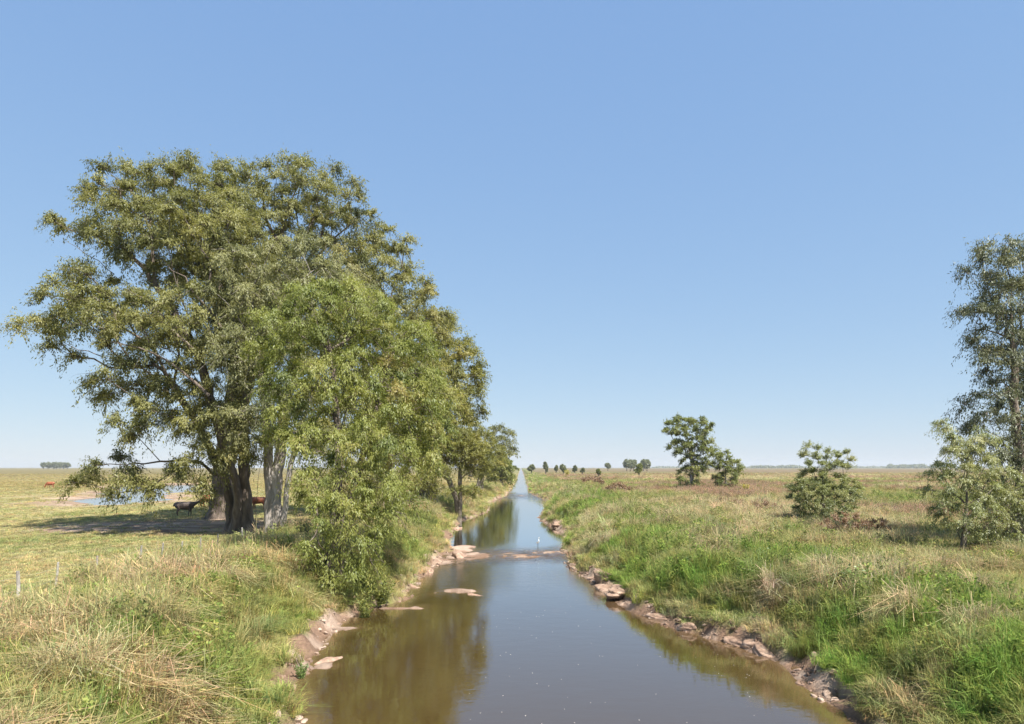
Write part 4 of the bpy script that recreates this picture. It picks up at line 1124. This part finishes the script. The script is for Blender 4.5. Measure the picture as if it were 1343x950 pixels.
HIDES = {'red': plain_mat('hide_red', (0.22, 0.06, 0.022), (0.30, 0.09, 0.035), 0.6, 3), 'black': plain_mat('hide_black', (0.022, 0.018, 0.016), (0.05, 0.038, 0.03), 0.55, 3), 'dark': plain_mat('hide_dark_brown', (0.05, 0.036, 0.028), (0.10, 0.07, 0.055), 0.6, 3)}
for (px, D, rz, hide, ms, lab) in (
        (66, 151, 180, 'red', graz, 'red-brown cow grazing alone far out on the left pasture'),
        (243, 64, 18, 'dark', stand, 'dark brown cow standing in the tree shade facing right'),
        (338, 76, 200, 'red', stand, 'red cow seen between the pale trunk and the dark trunk'),
        (272, 80, 150, 'red', graz, 'red cow partly hidden left of the rear trunk'),
        (518, 86, 250, 'black', stand, 'black cow on the left bank under the light green foliage'),
        (549, 100, 30, 'black', graz, 'black cow grazing beside the canal fence posts'),
        (556, 150, 80, 'black', stand, 'black cow farther off, seen from behind past the fence posts'),
        (617, 290, 0, 'black', graz, 'tiny black cow far away by the left bank trees')):
    x = (px - VX) * D / F_PX
    root = tag(empty('cow', (x, D, hz(x, D) - 0.01), RAD(rz)), lab, 'cow', 'grazing cattle')
    link('body', ms[0].copy(), HIDES[hide], root)
    for s in (1, -1):
        for nm, mm, mt in (('ear', ms[1], HIDES[hide]), ('horn', ms[2], M_HORN)):
            q = mm.copy(); q.materials.append(mt)
            if s < 0:
                for v in q.vertices: v.co.y = -v.co.y
            link(nm, q, None, root)

# ------------------------------------------------------------------ egret on the sill
x, D = (705.5 - VX) * 53.5 / F_PX, 53.5
zb = max(hz(x, D), -0.04)
root = tag(empty('egret', (x, D, zb), RAD(-65)), 'white egret standing in the shallows at the right of the riffle', 'bird')
wh = plain_mat('white_feathers', (0.78, 0.78, 0.76)); bk = plain_mat('egret_legs', (0.03, 0.03, 0.03)); be = plain_mat('egret_beak', (0.6, 0.42, 0.06))
body = fuse([limb([(-.26, 0, .34), (-.16, 0, .38), (0, 0, .44), (.10, 0, .48), (.14, 0, .50)], [.012, .055, .085, .065, .03], 10),
             limb([(.08, 0, .47), (.17, 0, .54), (.16, 0, .63), (.11, 0, .71), (.13, 0, .79), (.18, 0, .81), (.22, 0, .80)], [.05, .03, .024, .022, .024, .03, .015], 8)], 0.012, 'body')
link('body', body, wh, root)
def closed(name, V, Q, C):
    m = bpy.data.meshes.new(name); m.from_pydata([tuple(v) for v in V], [], [tuple(q) for q in Q] + [tuple(c) for c in C]); return m
link('beak', closed('beak', *limb([(.20, 0, .805), (.27, 0, .795), (.33, 0, .785)], [.014, .009, .002], 6)), be, root)
for s in (1, -1):
    link('leg', closed('leg', *limb([(-.02, .03 * s, .42), (.0, .03 * s, .22), (-.01, .03 * s, .0), (-.01, .03 * s, -.08)], [.012, .010, .008, .008], 6)), bk, root)

# ------------------------------------------------------------------ fences
M_POST = bark_mat('weathered_post', (0.14, 0.12, 0.10), (0.34, 0.31, 0.27), (0.52, 0.49, 0.44), 6)
M_POSTD = bark_mat('dark_post', (0.03, 0.027, 0.025), (0.07, 0.06, 0.055), (0.14, 0.13, 0.12), 6)
M_WIRE = plain_mat('wire', (0.22, 0.20, 0.18))
def fence(name, label, posts):
    x0, y0 = (posts[0][0] - VX) * posts[0][1] / F_PX, posts[0][1]
    o0 = np.array((x0, y0, hz(x0, y0)))
    root = tag(empty(name, o0), label, 'fence')
    tops = []
    rng = np.random.default_rng(3)
    for (px, D, h, r, lx, mt) in posts:
        x = (px - VX) * D / F_PX; z = hz(x, D)
        pts = np.array([(x, D, z - 0.2), (x + lx * .3, D, z + h * .3), (x + lx * .62, D + .02, z + h * .65), (x + lx, D, z + h)]) - o0
        v, q, c = limb(pts, [r, r * .97, r * .92, r * .85], 8)
        v = v + rng.normal(0, r * 0.07, v.shape)
        link('post', closed('post', v, q, c), mt, root)
        tops.append((pts[0] + np.array((0, 0, 0.2)), pts[-1]))
    for f in (0.85, 0.5):
        line = []
        for (a, b), (a2, b2) in zip(tops[:-1], tops[1:]):
            p, p2 = a + (b - a) * f, a2 + (b2 - a2) * f
            for t_ in (0, 0.25, 0.5, 0.75): line.append(p * (1 - t_) + p2 * t_ - np.array((0, 0, 0.05 * 4 * t_ * (1 - t_))))
        line.append(tops[-1][0] + (tops[-1][1] - tops[-1][0]) * f)
        link('wire', closed('wire', *limb(line, [0.004] * len(line), 4)), M_WIRE, root)
fence('wire_fence', 'old wire fence of leaning grey stakes between pasture and bank grass', [
    (-140, 18.5, 1.2, .07, .03, M_POSTD), (24, 22.0, 1.25, .062, -.02, M_POST), (72, 24.6, 1.15, .04, .12, M_POST), (125, 26.6, 1.1, .04, .08, M_POST), (181, 28.8, 1.2, .05, .16, M_POST), (210, 30.6, 1.15, .04, .14, M_POST), (236, 32.2, 1.1, .04, .12, M_POST), (262, 34.2, 1.1, .04, .05, M_POST), (285, 36.5, 1.1, .045, .03, M_POST), (318, 40.5, 1.1, .045, -.03, M_POST)])
fence('wire_fence', 'short fence of dark posts on the left bank behind the light green tree', [
    (530, 92, 1.4, .09, 0, M_POSTD), (543, 96, 1.5, .09, .03, M_POSTD), (553, 100, 1.5, .1, 0, M_POSTD), (566, 106, 1.5, .1, .02, M_POSTD), (577, 114, 1.4, .08, 0, M_POST)])

# ------------------------------------------------------------------ haze
hm = bpy.data.meshes.new('haze')
x0, x1, y0, y1, z0, z1 = -5600, 5600, -90, 5500, -2.2, 46
hm.from_pydata([(x0, y0, z0), (x1, y0, z0), (x1, y1, z0), (x0, y1, z0), (x0, y0, z1), (x1, y0, z1), (x1, y1, z1), (x0, y1, z1)], [],
               [(3, 2, 1, 0), (4, 5, 6, 7), (0, 1, 5, 4), (1, 2, 6, 5), (2, 3, 7, 6), (3, 0, 4, 7)])
mh, nt, out = new_mat('haze')
pv = N(nt, 'ShaderNodeVolumePrincipled', Density=0.00012, Anisotropy=0.2)
pv.inputs['Color'].default_value = (0.74, 0.80, 0.88, 1)
nt.links.new(pv.outputs[0], out.inputs['Volume'])
tag(link('haze', hm, mh), 'thin pale summer haze over the plain', 'haze', kind='stuff')
